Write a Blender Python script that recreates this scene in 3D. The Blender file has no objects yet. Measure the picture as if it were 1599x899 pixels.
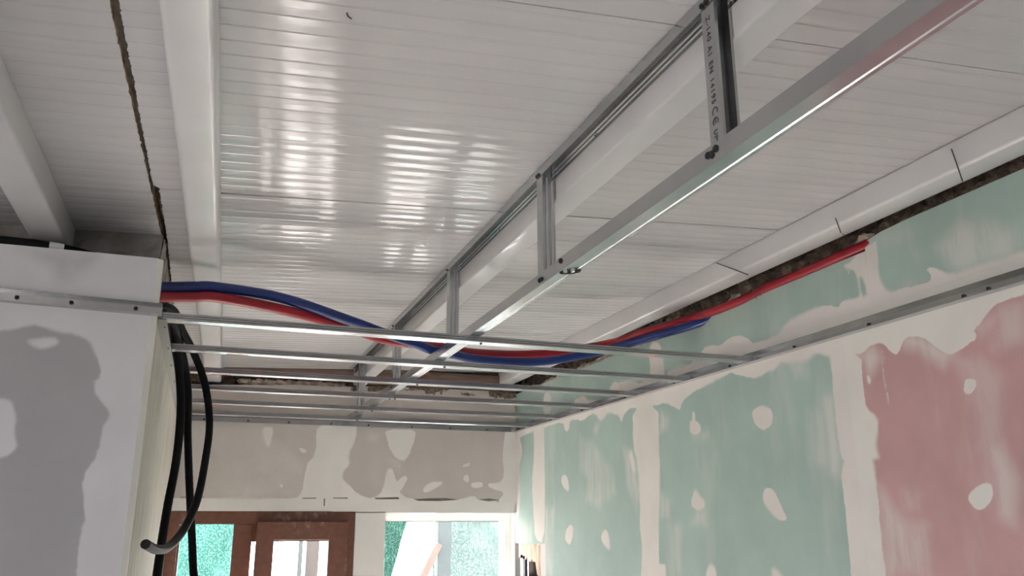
import bpy, bmesh, math, random
import numpy as np
from mathutils import Vector, Matrix

random.seed(7)
rng = np.random.default_rng(7)
scene = bpy.context.scene
COL = scene.collection
H = 1.98            # height of the lens above the floor; heights below are written relative to the lens

# ------------------------------------------------------------------ camera
cam = bpy.data.cameras.new('camera')
cam.sensor_width = 36.0
cam.lens = 1296.94 / 1599.0 * 36.0
cam.clip_start = 0.02
cam_o = bpy.data.objects.new('camera', cam)
COL.objects.link(cam_o)
RX, UP, FW = (0.94049041, -0.33981336, -0.00216302), (-0.09093982, -0.25781402, 0.96190534), (0.32742594, 0.90446604, 0.27337418)
cam_o.matrix_world = Matrix(((RX[0], UP[0], -FW[0], 0), (RX[1], UP[1], -FW[1], 0), (RX[2], UP[2], -FW[2], 0), (0, 0, 0, 1)))
scene.camera = cam_o

# ------------------------------------------------------------------ world, light, exposure
world = bpy.data.worlds.new('overcast_sky')
scene.world = world
world.use_nodes = True
bg = world.node_tree.nodes['Background']
bg.inputs['Color'].default_value = (0.94, 0.945, 1.0, 1)
bg.inputs['Strength'].default_value = 7.0


def portal(name, loc, rot, sx, sy):
    l = bpy.data.lights.new(name, 'AREA')
    l.shape = 'RECTANGLE'
    l.size, l.size_y = sx, sy
    l.cycles.is_portal = True
    o = bpy.data.objects.new(name, l)
    COL.objects.link(o)
    o.location, o.rotation_euler = loc, rot
    return o


portal('rear_door_daylight', (-1.85, -5.42, -0.94), (math.radians(90), 0, 0), 0.9, 2.05)
portal('side_window_daylight', (-3.22, -1.7, -0.45), (0, math.radians(-90), 0), 1.1, 3.3)
sun_l = bpy.data.lights.new('sun', 'SUN')
sun_l.energy = 68.0
sun_l.angle = math.radians(3)
sun_l.color = (1.0, 0.97, 0.95)
sun_o = bpy.data.objects.new('sun', sun_l)
COL.objects.link(sun_o)
sun_o.rotation_euler = Vector((0.015, -0.68, -0.73)).to_track_quat('-Z', 'Y').to_euler()
portal('back_window_daylight', (1.31, 4.86, -0.19), (math.radians(-90), 0, 0), 0.72, 0.44)
portal('back_door_daylight', (0.31, 4.86, -0.95), (math.radians(-90), 0, 0), 0.93, 2.05)
scene.view_settings.view_transform = 'Standard'
scene.view_settings.look = 'None'
scene.view_settings.exposure = 0.94
scene.view_settings.gamma = 1.0
scene.view_settings.use_curve_mapping = False
scene.cycles.max_bounces = 10
scene.cycles.diffuse_bounces = 5
scene.cycles.sample_clamp_indirect = 60.0

# ------------------------------------------------------------------ measured plaster shapes (metres on the wall planes)
R_CRISP = [[(3.966,0.24),(3.903,0.237),(3.87,0.154),(3.939,0.166),(3.98,0.206)],[(3.879,-0.002),(3.836,-0.011),(3.846,-0.058),(3.879,-0.1),(3.944,-0.082),(3.934,-0.03)],[(3.504,-0.019),(3.455,-0.036),(3.442,-0.115),(3.49,-0.1),(3.542,-0.063)],[(2.74,0.377),(2.686,0.367),(2.656,0.334),(2.692,0.316),(2.739,0.324)],[(2.716,0.407),(2.696,0.401),(2.702,0.37),(2.72,0.374)],[(2.351,0.37),(2.274,0.373),(2.24,0.352),(2.242,0.311),(2.278,0.293),(2.315,0.296),(2.345,0.333)],[(2.727,0.131),(2.703,0.102),(2.664,0.076),(2.676,0.052),(2.723,0.045),(2.772,0.065)],[(2.322,0.098),(2.303,0.113),(2.262,0.102),(2.232,0.042),(2.206,0.01),(2.25,0.008),(2.303,0.04),(2.329,0.068)],[(2.699,-0.192),(2.674,-0.141),(2.642,-0.137),(2.622,-0.155),(2.626,-0.188)],[(2.31,-0.129),(2.282,-0.14),(2.247,-0.167),(2.316,-0.171)],[(1.499,0.332),(1.486,0.333),(1.465,0.328),(1.47,0.309),(1.489,0.292),(1.507,0.299)],[(1.536,0.065),(1.498,0.091),(1.465,0.091),(1.469,0.058),(1.486,0.039),(1.515,0.026),(1.532,0.04),(1.54,0.056)],[(1.751,0.454),(1.746,0.453),(1.748,0.394),(1.744,0.347),(1.747,0.296),(1.752,0.3),(1.754,0.384)],[(1.815,0.397),(1.8,0.391),(1.802,0.368),(1.812,0.369)],[(1.952,0.493),(1.95,0.416),(1.953,0.328),(1.952,0.207),(1.949,0.17),(1.806,0.16),(1.811,0.206),(1.791,0.25),(1.794,0.282),(1.831,0.301),(1.829,0.36),(1.828,0.469)],[(1.956,-0.024),(1.959,-0.139),(1.961,-0.171),(1.831,-0.163),(1.833,-0.133),(1.826,0.038),(1.825,0.182),(1.846,0.183),(1.954,0.191)],[(3.184,0.491),(3.195,0.315),(3.162,0.246),(3.153,0.061),(3.167,-0.002),(3.151,-0.096),(3.182,-0.25),(3.02,-0.24),(3.016,-0.048),(2.977,0.18),(2.974,0.336),(2.965,0.462)],[(3.238,0.293),(3.201,0.307),(3.176,0.19),(3.217,0.225)],[(4.352,0.543),(4.35,0.357),(4.39,0.22),(4.365,0.04),(4.347,-0.084),(4.219,-0.097),(4.197,0.139),(4.2,0.473),(4.192,0.525)],[(4.67,0.543),(4.602,0.513),(4.531,0.415),(4.554,0.355),(4.587,0.341),(4.574,0.107),(4.641,-0.024),(4.777,-0.135),(4.775,0.554)],[(4.705,0.469),(4.638,0.546),(3.108,0.555),(2.235,0.551),(1.926,0.554),(1.633,0.549),(1.264,0.547),(1.274,0.499),(1.308,0.496),(1.345,0.495),(1.392,0.491),(1.421,0.462),(1.454,0.446),(1.442,0.425),(1.484,0.413),(1.525,0.398),(1.566,0.423),(1.607,0.464),(1.663,0.474),(1.692,0.431),(1.717,0.441),(1.738,0.475),(1.778,0.477),(1.831,0.454),(1.955,0.474),(2.003,0.496),(2.055,0.479),(2.135,0.487),(2.208,0.507),(2.243,0.499),(2.238,0.506),(2.302,0.502),(2.414,0.511),(2.5,0.504),(2.578,0.491),(2.715,0.475),(2.782,0.454),(2.8,0.418),(2.828,0.433),(2.909,0.467),(2.957,0.461),(3.185,0.482),(3.26,0.47),(3.292,0.426),(3.312,0.463),(3.425,0.49),(3.468,0.464),(3.511,0.459),(3.541,0.491),(3.605,0.508),(3.709,0.477),(3.755,0.497),(3.852,0.503),(3.867,0.45),(3.917,0.455),(3.94,0.508),(4.17,0.502),(4.377,0.501)],[(2.451,0.509),(2.408,0.495),(2.337,0.471),(2.286,0.466),(2.242,0.48),(2.206,0.48),(2.126,0.52),(2.425,0.537)],[(2.622,0.615),(2.601,0.632),(2.558,0.63),(2.495,0.614),(2.458,0.63),(2.412,0.634),(2.374,0.628),(2.339,0.609),(2.311,0.587),(2.28,0.588),(2.227,0.582),(2.23,0.586),(2.163,0.589),(2.132,0.618),(2.011,0.634),(1.927,0.627),(1.893,0.607),(1.877,0.621),(1.829,0.622),(1.802,0.618),(1.804,0.644),(1.813,0.697),(1.823,0.713),(1.838,0.685),(1.842,0.717),(1.857,0.723),(1.811,0.735),(1.774,0.753),(1.723,0.759),(1.716,0.762),(1.722,0.689),(1.724,0.653),(1.701,0.604),(1.655,0.603),(1.598,0.597),(1.557,0.594),(1.551,0.615),(1.571,0.633),(1.543,0.63),(1.496,0.594),(1.402,0.594),(1.289,0.591),(1.236,0.59),(1.25,0.519),(1.474,0.539),(2.238,0.533),(2.237,0.516),(2.666,0.51),(2.87,0.509),(2.891,0.583),(2.833,0.588),(2.723,0.583),(2.676,0.596)],[(3.022,0.719),(2.967,0.729),(2.923,0.703),(2.907,0.639),(2.903,0.577),(2.901,0.487),(3.014,0.488),(3.018,0.604)],[(3.408,0.592),(3.34,0.624),(3.314,0.603),(3.19,0.604),(3.094,0.561),(3.025,0.613),(3.004,0.502),(3.453,0.496)],[(3.804,0.586),(3.758,0.602),(3.671,0.599),(3.63,0.571),(3.548,0.56),(3.492,0.501),(3.879,0.492)],[(4.197,0.689),(4.117,0.687),(4.088,0.633),(4.109,0.557),(4.215,0.57)]]
R_HOLE = [[(1.795,0.672),(1.787,0.67),(1.777,0.642),(1.777,0.617),(1.792,0.615),(1.8,0.636)],[(1.849,0.717),(1.836,0.713),(1.836,0.684),(1.844,0.693)]]
R_SMEAR = [([(3.737,0.408),(3.603,0.377),(3.405,0.236),(3.374,0.132),(3.559,0.068),(3.687,0.106),(3.658,0.215),(3.746,0.257)],0.45),([(3.283,0.314),(3.21,0.308),(3.156,0.124),(3.196,0.061),(3.259,0.161)],0.6),([(2.992,0.119),(2.903,0.086),(2.926,0.012),(2.985,0.028)],0.6),([(2.956,0.012),(2.839,-0.003),(2.86,-0.187),(2.962,-0.192)],0.4),([(2.722,0.053),(2.663,0.052),(2.67,-0.003),(2.77,-0.003)],0.5),([(2.952,0.429),(2.884,0.405),(2.904,0.36),(2.959,0.358)],0.7),([(2.731,0.335),(2.619,0.316),(2.654,0.295),(2.72,0.308)],0.6),([(3.554,0.446),(3.512,0.441),(3.546,0.408),(3.578,0.42)],0.8),([(4.213,0.089),(4.077,0.076),(4.117,-0.253),(4.225,-0.259)],0.5),([(4.742,0.043),(4.389,-0.002),(4.391,-0.085),(4.709,-0.134)],0.3),([(1.995,0.36),(1.954,0.354),(1.95,0.116),(1.995,0.141)],0.7),([(2.07,0.334),(2.003,0.313),(2.008,0.164),(2.085,0.175)],0.4),([(1.466,0.175),(1.423,0.175),(1.399,0.09),(1.427,-0.003),(1.469,0.014)],0.55),([(1.817,0.094),(1.76,0.017),(1.672,-0.003),(1.69,-0.125),(1.826,-0.132)],0.55),([(1.73,0.076),(1.685,0.069),(1.697,0.036),(1.731,0.031)],0.5),([(1.405,0.387),(1.365,0.389),(1.326,0.401),(1.311,0.477),(1.376,0.482)],0.5),([(1.514,0.387),(1.443,0.373),(1.394,0.325),(1.435,0.164),(1.481,0.168),(1.481,0.298)],0.35),([(1.684,0.481),(1.607,0.465),(1.525,0.399),(1.554,0.378),(1.614,0.427),(1.667,0.449)],0.8),([(1.831,0.454),(1.779,0.471),(1.754,0.43),(1.808,0.392)],0.7),([(2.135,0.487),(2.056,0.473),(2.057,0.433),(2.111,0.442)],0.7),([(1.446,0.452),(1.377,0.478),(1.371,0.45),(1.432,0.433)],0.5),([(1.528,0.677),(1.442,0.717),(1.354,0.692),(1.332,0.657),(1.276,0.659),(1.291,0.582),(1.465,0.591),(1.492,0.615)],0.55),([(1.68,0.592),(1.638,0.617),(1.576,0.6),(1.601,0.583)],0.4),([(1.756,0.782),(1.628,0.764),(1.573,0.739),(1.606,0.72),(1.742,0.745)],0.35),([(1.614,0.717),(1.558,0.664),(1.589,0.65)],0.25),([(3.294,1.073),(2.214,0.68),(2.307,0.618),(2.647,0.676)],0.12)]
B_CRISP = [[(0.915,0.51),(1.099,0.516),(1.097,0.469),(1.086,0.433),(1.052,0.341),(1.005,0.343),(0.956,0.389),(0.938,0.464)],[(1.003,0.23),(1.033,0.26),(1.06,0.26),(1.055,0.225),(1.016,0.165),(0.995,0.175),(0.991,0.205)],[(1.156,0.202),(1.187,0.227),(1.261,0.233),(1.256,0.213),(1.209,0.187),(1.167,0.165),(1.148,0.177)],[(1.38,0.256),(1.401,0.276),(1.418,0.256),(1.413,0.225),(1.386,0.24)],[(1.424,0.226),(1.49,0.237),(1.504,0.211),(1.479,0.199),(1.43,0.2)],[(1.523,0.222),(1.568,0.228),(1.607,0.233),(1.63,0.275),(1.615,0.38),(1.63,0.508),(1.635,0.529),(1.716,0.532),(1.714,0.064),(1.602,0.064),(1.591,0.13),(1.624,0.166),(1.619,0.182),(1.546,0.196)],[(1.401,0.333),(1.42,0.339),(1.417,0.323),(1.385,0.312),(1.368,0.317)],[(1.008,0.315),(1.018,0.315),(1.016,0.305),(1.006,0.305)],[(1.404,0.474),(1.417,0.474),(1.415,0.464),(1.406,0.463)],[(0.542,0.541),(0.555,0.364),(0.501,0.304),(0.497,0.141),(0.407,0.131),(-0.347,0.13),(-0.333,0.002),(1.262,-0.001),(1.111,0.137),(1.048,0.146),(1.016,0.175),(0.981,0.284),(0.96,0.304),(0.94,0.283),(0.924,0.174),(0.875,0.135),(0.794,0.154),(0.731,0.211),(0.7,0.24),(0.703,0.279),(0.736,0.309),(0.728,0.368),(0.76,0.439),(0.767,0.499),(0.765,0.55)],[(0.759,0.134),(0.88,0.135),(1.116,0.127),(1.274,0.126),(1.382,0.139),(1.447,0.16),(1.469,0.129),(1.602,0.13),(1.602,0.059),(1.714,0.059),(1.713,-0.282),(0.402,-0.254),(0.38,0.056)],[(0.258,0.501),(0.329,0.504),(0.315,0.425),(0.304,0.391),(0.294,0.401),(0.277,0.434)],[(0.456,0.4),(0.495,0.392),(0.511,0.372),(0.477,0.367)],[(0.374,0.206),(0.393,0.207),(0.392,0.188),(0.377,0.188)]]
B_SMEAR = [([(-0.118,0.497),(0.258,0.501),(0.501,0.304),(0.497,0.141),(-0.083,0.137)],0.35),([(0.953,0.344),(1.015,0.345),(1.007,0.285),(0.975,0.304)],0.5),([(0.834,0.481),(0.885,0.473),(0.876,0.442),(0.835,0.451)],0.4),([(0.205,0.223),(0.265,0.167),(0.212,0.134),(0.176,0.139)],0.5)]
B_DARK = [[(0.879,0.14),(1.012,0.144),(1.017,0.134),(0.89,0.131)],[(1.1,0.133),(1.189,0.139),(1.274,0.142),(1.36,0.133),(1.253,0.125),(1.126,0.125)],[(1.469,0.134),(1.535,0.142),(1.602,0.133),(1.535,0.125)],[(0.656,0.139),(0.735,0.14),(0.735,0.134),(0.657,0.134)],[(0.497,0.136),(0.569,0.138),(0.569,0.133),(0.497,0.131)],[(-0.109,0.136),(0.005,0.137),(0.006,0.133),(-0.108,0.133)],[(0.608,0.133),(0.616,0.133),(0.616,0.095),(0.61,0.095)]]
B_BROWN = [[(1.532,0.76),(1.568,0.77),(1.738,0.771),(1.742,0.725),(1.672,0.716),(1.6,0.718),(1.532,0.715)],[(1.697,0.673),(1.741,0.676),(1.741,0.638),(1.696,0.637)],[(1.028,0.735),(1.072,0.761),(1.177,0.761),(1.238,0.77),(1.308,0.768),(1.254,0.735),(1.239,0.716),(1.231,0.734),(1.201,0.721),(1.148,0.715),(1.144,0.737),(1.058,0.736)],[(1.362,0.74),(1.433,0.736),(1.457,0.73),(1.402,0.72),(1.363,0.725)],[(1.811,0.644),(1.844,0.656),(1.842,0.641),(1.819,0.636)],[(0.721,0.751),(0.754,0.753),(0.756,0.71),(0.731,0.712)],[(0.811,0.76),(0.931,0.763),(0.94,0.726),(0.816,0.713)]]
L_DARK = [[(-0.795,0.34),(-0.281,0.373),(-0.275,0.314),(-0.258,0.293),(-0.232,0.266),(-0.238,0.246),(-0.246,0.232),(-0.247,0.161),(-0.271,0.128),(-0.272,0.091),(-0.267,0.06),(-0.257,0.018),(-0.264,-0.023),(-0.26,-0.114),(-0.247,-0.213),(-0.698,-0.196)],[(-0.792,0.426),(-0.523,0.447),(-0.487,0.449),(-0.457,0.459),(-0.422,0.471),(-0.407,0.468),(-0.378,0.457),(-0.33,0.457),(-0.299,0.438),(-0.287,0.417),(-0.272,0.391),(-0.262,0.333),(-0.771,0.306)]]
L_SMD = [([(-0.451,0.651),(-0.419,0.663),(-0.31,0.669),(-0.309,0.655),(-0.319,0.637),(-0.354,0.605),(-0.357,0.593),(-0.38,0.587),(-0.391,0.595),(-0.41,0.627),(-0.435,0.639)],0.8),([(-0.48,0.659),(-0.386,0.669),(-0.413,0.655)],0.5)]
L_HOLE = [[(-0.437,0.434),(-0.408,0.44),(-0.368,0.441),(-0.37,0.427),(-0.4,0.412),(-0.426,0.419)],[(-0.473,0.288),(-0.446,0.284),(-0.431,0.247),(-0.434,0.215),(-0.419,0.175),(-0.435,0.157),(-0.452,0.146),(-0.493,0.145),(-0.515,0.286)]]
L_LIGHT = [([(-0.439,0.058),(-0.379,0.028),(-0.332,-0.112),(-0.415,-0.11)],0.5),([(-0.35,0.018),(-0.284,0.06),(-0.257,-0.114),(-0.3,-0.113)],0.45),([(-0.423,0.204),(-0.34,0.196),(-0.308,0.133),(-0.392,0.116)],0.2)]


# ------------------------------------------------------------------ materials
def srgb(r, g, b):
    f = lambda c: (c / 255 / 12.92) if c / 255 <= 0.04045 else ((c / 255 + 0.055) / 1.055) ** 2.4
    return (f(r), f(g), f(b), 1)


class NT:
    def __init__(self, name):
        self.m = bpy.data.materials.new(name)
        self.m.use_nodes = True
        self.t = self.m.node_tree
        self.b = self.t.nodes['Principled BSDF']
        self.out = self.t.nodes['Material Output']

    def n(self, typ, **kw):
        x = self.t.nodes.new(typ)
        for k, v in kw.items():
            if k in x.inputs.keys():
                x.inputs[k].default_value = v
            else:
                setattr(x, k, v)
        return x

    def l(self, a, b):
        self.t.links.new(a, b)

    def coords(self, scale=(1, 1, 1), kind='Object'):
        tc = self.n('ShaderNodeTexCoord')
        mp = self.n('ShaderNodeMapping')
        mp.inputs['Scale'].default_value = scale
        self.l(tc.outputs[kind], mp.inputs['Vector'])
        return mp.outputs['Vector']

    def noise(self, vec, scale, detail=3, rough=0.5):
        x = self.n('ShaderNodeTexNoise')
        x.inputs['Scale'].default_value = scale
        x.inputs['Detail'].default_value = detail
        x.inputs['Roughness'].default_value = rough
        self.l(vec, x.inputs['Vector'])
        return x.outputs['Fac']

    def ramp(self, fac, lo, hi, a=0.0, b=1.0, smooth=True):
        x = self.n('ShaderNodeMapRange')
        x.interpolation_type = 'SMOOTHSTEP' if smooth else 'LINEAR'
        for i, v in enumerate((lo, hi, a, b)):
            x.inputs[i + 1].default_value = v
        self.l(fac, x.inputs[0])
        return x.outputs[0]

    def math(self, op, a, b=None):
        x = self.n('ShaderNodeMath')
        x.operation = op
        for i, v in enumerate((a, b)):
            if v is None:
                continue
            if isinstance(v, (int, float)):
                x.inputs[i].default_value = v
            else:
                self.l(v, x.inputs[i])
        return x.outputs[0]

    def mix(self, fac, a, b, blend='MIX'):
        x = self.n('ShaderNodeMix')
        x.data_type = 'RGBA'
        x.blend_type = blend
        for s, v in ((0, fac), (6, a), (7, b)):
            if isinstance(v, (int, float)):
                x.inputs[s].default_value = v
            elif isinstance(v, tuple):
                x.inputs[s].default_value = v
            else:
                self.l(v, x.inputs[s])
        return x.outputs[2]

    def attr(self, name):
        x = self.n('ShaderNodeAttribute')
        x.attribute_name = name
        return x.outputs['Fac']

    def bump(self, height, strength=0.2, dist=0.01, prev=None):
        x = self.n('ShaderNodeBump')
        x.inputs['Strength'].default_value = strength
        x.inputs['Distance'].default_value = dist
        self.l(height, x.inputs['Height'])
        if prev is not None:
            self.l(prev, x.inputs['Normal'])
        return x.outputs['Normal']

    def setp(self, color=None, rough=None, metal=None, normal=None, coat=None, coat_rough=None, spec=None):
        b = self.b
        for key, v in (('Base Color', color), ('Roughness', rough), ('Metallic', metal), ('Normal', normal), ('Coat Weight', coat), ('Coat Roughness', coat_rough), ('Specular IOR Level', spec)):
            if v is None:
                continue
            if isinstance(v, (int, float, tuple)):
                b.inputs[key].default_value = v
            else:
                self.l(v, b.inputs[key])
        return self.m


def plain(name, col, rough=0.6, metal=0.0, var=0.08, scale=8.0, bump=0.0, bscale=60.0, bdist=0.004, coat=None, stretch=(1, 1, 1)):
    t = NT(name)
    v = t.coords(stretch)
    f = t.noise(v, scale, 4)
    lo = tuple(c * (1 - var) for c in col[:3]) + (1,)
    hi = tuple(min(1, c * (1 + var)) for c in col[:3]) + (1,)
    c = t.mix(t.ramp(f, 0.3, 0.7), lo, hi)
    nrm = t.bump(t.noise(v, bscale, 4), bump, bdist) if bump else None
    return t.setp(c, rough, metal, nrm, coat)


M = {}
# white lacquered sheet of the roof panels
t = NT('panel_lacquer')
v = t.coords((0.6, 2.2, 1))
f = t.noise(v, 3.0, 3)
col = t.mix(t.ramp(f, 0.3, 0.7), (0.51, 0.497, 0.503, 1), (0.55, 0.535, 0.54, 1))
dirt = t.noise(t.coords((1, 1, 1)), 1.6, 2)
col = t.mix(t.ramp(dirt, 0.55, 0.75, 0, 0.18), col, (0.45, 0.425, 0.42, 1))
wav = t.noise(t.coords((0.5, 3.0, 1)), 9.0, 2)
fine = t.noise(t.coords((0.9, 14.0, 1)), 14.0, 2)
nb = t.bump(wav, 0.10, 0.005)
nb = t.bump(fine, 0.14, 0.001, nb)
M['panel'] = t.setp(col, 0.12, 0.0, nb, 0.0, 0.08, 0.36)
M['foam'] = plain('foam_core', (0.30, 0.22, 0.13, 1), 0.95, var=0.5, scale=40, bump=0.8, bscale=120)
M['beam'] = plain('beam_paint', (0.60, 0.585, 0.59, 1), 0.30, var=0.03, scale=5, bump=0.10, bscale=35, bdist=0.002, coat=0.25)
M['deck'] = plain('roof_deck', (0.10, 0.085, 0.07, 1), 0.95, var=0.4, scale=15)

# galvanised sheet
t = NT('galvanised')
v = t.coords((1, 1, 1))
vor = t.n('ShaderNodeTexVoronoi')
vor.inputs['Scale'].default_value = 90
t.l(v, vor.inputs['Vector'])
spangle = t.ramp(vor.outputs['Color'], 0, 1, 0.21, 0.26, False)
big = t.noise(v, 6, 3)
col = t.mix(t.ramp(big, 0.3, 0.7), (0.47, 0.475, 0.49, 1), (0.54, 0.545, 0.555, 1))
nb = t.bump(t.noise(t.coords((1, 1, 1)), 14, 1), 0.035, 0.004)
M['zinc'] = t.setp(col, spangle, 0.96, nb)
M['screw'] = plain('black_screw', (0.012, 0.012, 0.013, 1), 0.45, 0.4)
M['redprint'] = plain('red_print', srgb(196, 92, 84), 0.5)
M['ink'] = plain('black_ink', (0.03, 0.03, 0.033, 1), 0.6, var=0.3, scale=400)
M['blue'] = plain('blue_plastic', srgb(18, 45, 112), 0.34, var=0.12, scale=12, coat=0.15)
M['red'] = plain('red_plastic', srgb(150, 12, 33), 0.4, var=0.12, scale=12, coat=0.15)
M['red_dusty'] = plain('red_dusty_plastic', srgb(168, 30, 48), 0.5, var=0.2, scale=20)
M['black'] = plain('black_polyethylene', (0.008, 0.008, 0.009, 1), 0.5, var=0.3, scale=10)
M['black'].node_tree.nodes['Principled BSDF'].inputs['Specular IOR Level'].default_value = 0.12
M['wire'] = plain('thin_steel_wire', (0.10, 0.09, 0.085, 1), 0.5, 0.5)
M['paper'] = plain('white_paper', (0.7, 0.7, 0.7, 1), 0.7)


def plaster(name, board, board_var, comp, edge=0.0035, wob=0.014, soft_strength=1.0, soft=4.0):
    """paper-faced board (board colour) under joint compound; the shapes come from mesh attributes"""
    t = NT(name)
    v = t.coords((1, 1, 1))
    n1 = t.noise(v, 26, 4, 0.6)
    n2 = t.noise(v, 4.5, 4, 0.6)
    n3 = t.noise(t.coords((1, 3.5, 0.7)), 5, 4, 0.65)
    d = t.math('ADD', t.attr('crisp'), t.math('MULTIPLY', t.math('SUBTRACT', n1, 0.5), wob))
    ew = t.ramp(t.noise(v, 3.6, 3, 0.5), 0.42, 0.72, edge * 0.6, edge * soft)
    fac = t.ramp(t.math('DIVIDE', d, ew), -1.0, 1.0)
    sm = t.math('MULTIPLY', t.attr('smear'), t.ramp(n3, 0.30, 0.62, 0.35, 1.0))
    base = t.mix(t.ramp(n2, 0.3, 0.7), tuple(c * (1 - board_var) for c in board[:3]) + (1,), tuple(c * (1 + board_var) for c in board[:3]) + (1,))
    wash = t.ramp(t.noise(t.coords((1, 2.2, 0.5)), 3.2, 5, 0.6), 0.52, 0.75, 0, 0.22 * soft_strength)
    base = t.mix(wash, base, comp)
    base = t.mix(sm, base, comp)
    cvar = t.mix(t.ramp(n2, 0.35, 0.7), comp, tuple(c * 0.93 for c in comp[:3]) + (1,))
    col = t.mix(fac, base, cvar)
    st = t.attr('stain')
    d2 = t.math('ADD', st, t.math('MULTIPLY', t.math('SUBTRACT', t.noise(v, 45, 4, 0.65), 0.5), 0.05))
    sfac = t.ramp(d2, -0.002, 0.006)
    scol = t.mix(t.ramp(t.noise(v, 60, 3), 0.35, 0.65), (0.075, 0.052, 0.038, 1), (0.22, 0.165, 0.125, 1))
    col = t.mix(sfac, col, scol)
    hgt = t.math('ADD', fac, t.math('MULTIPLY', t.noise(t.coords((1, 5, 1)), 30, 3), 0.25))
    nb = t.bump(hgt, 0.35, 0.0012)
    t.setp(col, t.ramp(fac, 0, 1, 0.72, 0.86), 0.0, nb)
    return t.m


COMP = (0.655, 0.62, 0.585, 1)
M['green_board'] = plaster('green_plasterboard', (0.325, 0.425, 0.385), 0.06, COMP)
M['pink_board'] = plaster('pink_plasterboard', (0.46, 0.275, 0.275), 0.07, (0.66, 0.64, 0.60, 1))
M['taupe_board'] = plaster('taupe_plasterboard', (0.49, 0.445, 0.425), 0.04, (0.72, 0.695, 0.675, 1), soft_strength=0.5)
M['grey_board'] = plaster('grey_plasterboard', (0.56, 0.55, 0.575), 0.04, (0.355, 0.345, 0.36, 1), edge=0.006, wob=0.014, soft=1.2, soft_strength=0.6)
M['plain_green'] = plain('green_board_plain', (0.33, 0.43, 0.39, 1), 0.8)
M['bead'] = plain('corner_bead', (0.74, 0.73, 0.69, 1), 0.6, var=0.05)
# rough cream render on the reveal
t = NT('cream_reveal')
v = t.coords((1, 6, 0.8))
f = t.noise(v, 10, 5, 0.65)
col = t.mix(t.ramp(f, 0.3, 0.7), (0.40, 0.38, 0.32, 1), (0.58, 0.56, 0.505, 1))
M['cream'] = t.setp(col, 0.85, 0.0, t.bump(t.noise(t.coords((1, 3, 1)), 70, 4), 0.5, 0.003))
M['concrete'] = plain('bare_concrete', (0.20, 0.185, 0.175, 1), 0.95, var=0.3, scale=9, bump=0.5, bscale=50, bdist=0.006)
M['pale_render'] = plain('pale_render', (0.50, 0.46, 0.40, 1), 0.95, var=0.35, scale=14, bump=0.6, bscale=60, bdist=0.006)
# brown mortar of the recess, with paler lumps
t = NT('brown_mortar')
v = t.coords((1, 1, 1))
f = t.noise(v, 20, 6, 0.7)
g = t.noise(v, 7, 4, 0.6)
col = t.mix(t.ramp(f, 0.3, 0.72), (0.045, 0.032, 0.025, 1), (0.25, 0.185, 0.14, 1))
col = t.mix(t.ramp(g, 0.60, 0.70), col, (0.36, 0.30, 0.25, 1))
M['mortar'] = t.setp(col, 0.98, 0.0, t.bump(f, 0.9, 0.012))
M['lump'] = plain('pale_mortar_lump', (0.42, 0.35, 0.29, 1), 0.95, var=0.4, scale=30, bump=0.8, bscale=90)
M['brown_plate'] = plain('brown_timber', (0.175, 0.115, 0.09, 1), 0.8, var=0.25, scale=5, stretch=(1, 1, 8), bump=0.2)
M['floor'] = plain('dusty_screed', (0.62, 0.60, 0.57, 1), 0.9, var=0.12, scale=3, bump=0.3, bscale=40)
M['ground'] = plain('outdoor_paving', (0.20, 0.19, 0.175, 1), 0.9, var=0.12, scale=2)
M['whitewall'] = plain('painted_render', (0.62, 0.61, 0.60, 1), 0.85, var=0.05)
# brown window frame with plaster smears
t = NT('brown_frame')
v = t.coords((1, 1, 1))
f = t.noise(t.coords((1, 1, 0.6)), 9, 5, 0.65)
f2 = t.noise(v, 30, 4, 0.6)
col = t.mix(t.ramp(f2, 0.3, 0.7), (0.135, 0.052, 0.032, 1), (0.175, 0.072, 0.046, 1))
col = t.mix(t.ramp(f, 0.58, 0.70, 0, 0.42), col, (0.42, 0.33, 0.28, 1))
M['brown'] = t.setp(col, 0.42, 0.0, t.bump(f2, 0.08, 0.002))
M['white_frame'] = plain('white_frame', (0.72, 0.73, 0.71, 1), 0.4, var=0.03)
M['wood_pale'] = plain('pale_fibre_wood', (0.56, 0.43, 0.33, 1), 0.85, var=0.3, scale=16, stretch=(1, 2.5, 0.6), bump=0.5, bscale=70)
M['slat'] = plain('reddish_timber', (0.075, 0.040, 0.030, 1), 0.7, var=0.2, stretch=(1, 1, 0.2))
M['post_grey'] = plain('grey_painted_steel', (0.022, 0.031, 0.031, 1), 0.7)
M['post_brown'] = plain('weathered_post', (0.032, 0.027, 0.024, 1), 0.8, var=0.25, stretch=(1, 1, 0.2))
M['shade_lining'] = plain('painted_shade_lining', (0.02, 0.018, 0.016, 1), 0.95)  # near-black colour standing in for the shade inside the small opening
M['pvc_dark'] = plain('dark_track', (0.05, 0.045, 0.045, 1), 0.5)

t = NT('window_glass')
tr = t.n('ShaderNodeBsdfTransparent')
gl = t.n('ShaderNodeBsdfGlossy', Roughness=0.02)
lw = t.n('ShaderNodeLayerWeight', Blend=0.5)
frac = t.math('ADD', t.math('MULTIPLY', t.math('POWER', lw.outputs['Facing'], 4.0), 0.6), 0.04)
mx = t.n('ShaderNodeMixShader')
t.l(frac, mx.inputs[0]); t.l(tr.outputs[0], mx.inputs[1]); t.l(gl.outputs[0], mx.inputs[2])
t.l(mx.outputs[0], t.out.inputs['Surface'])
M['glass'] = t.m


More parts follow.
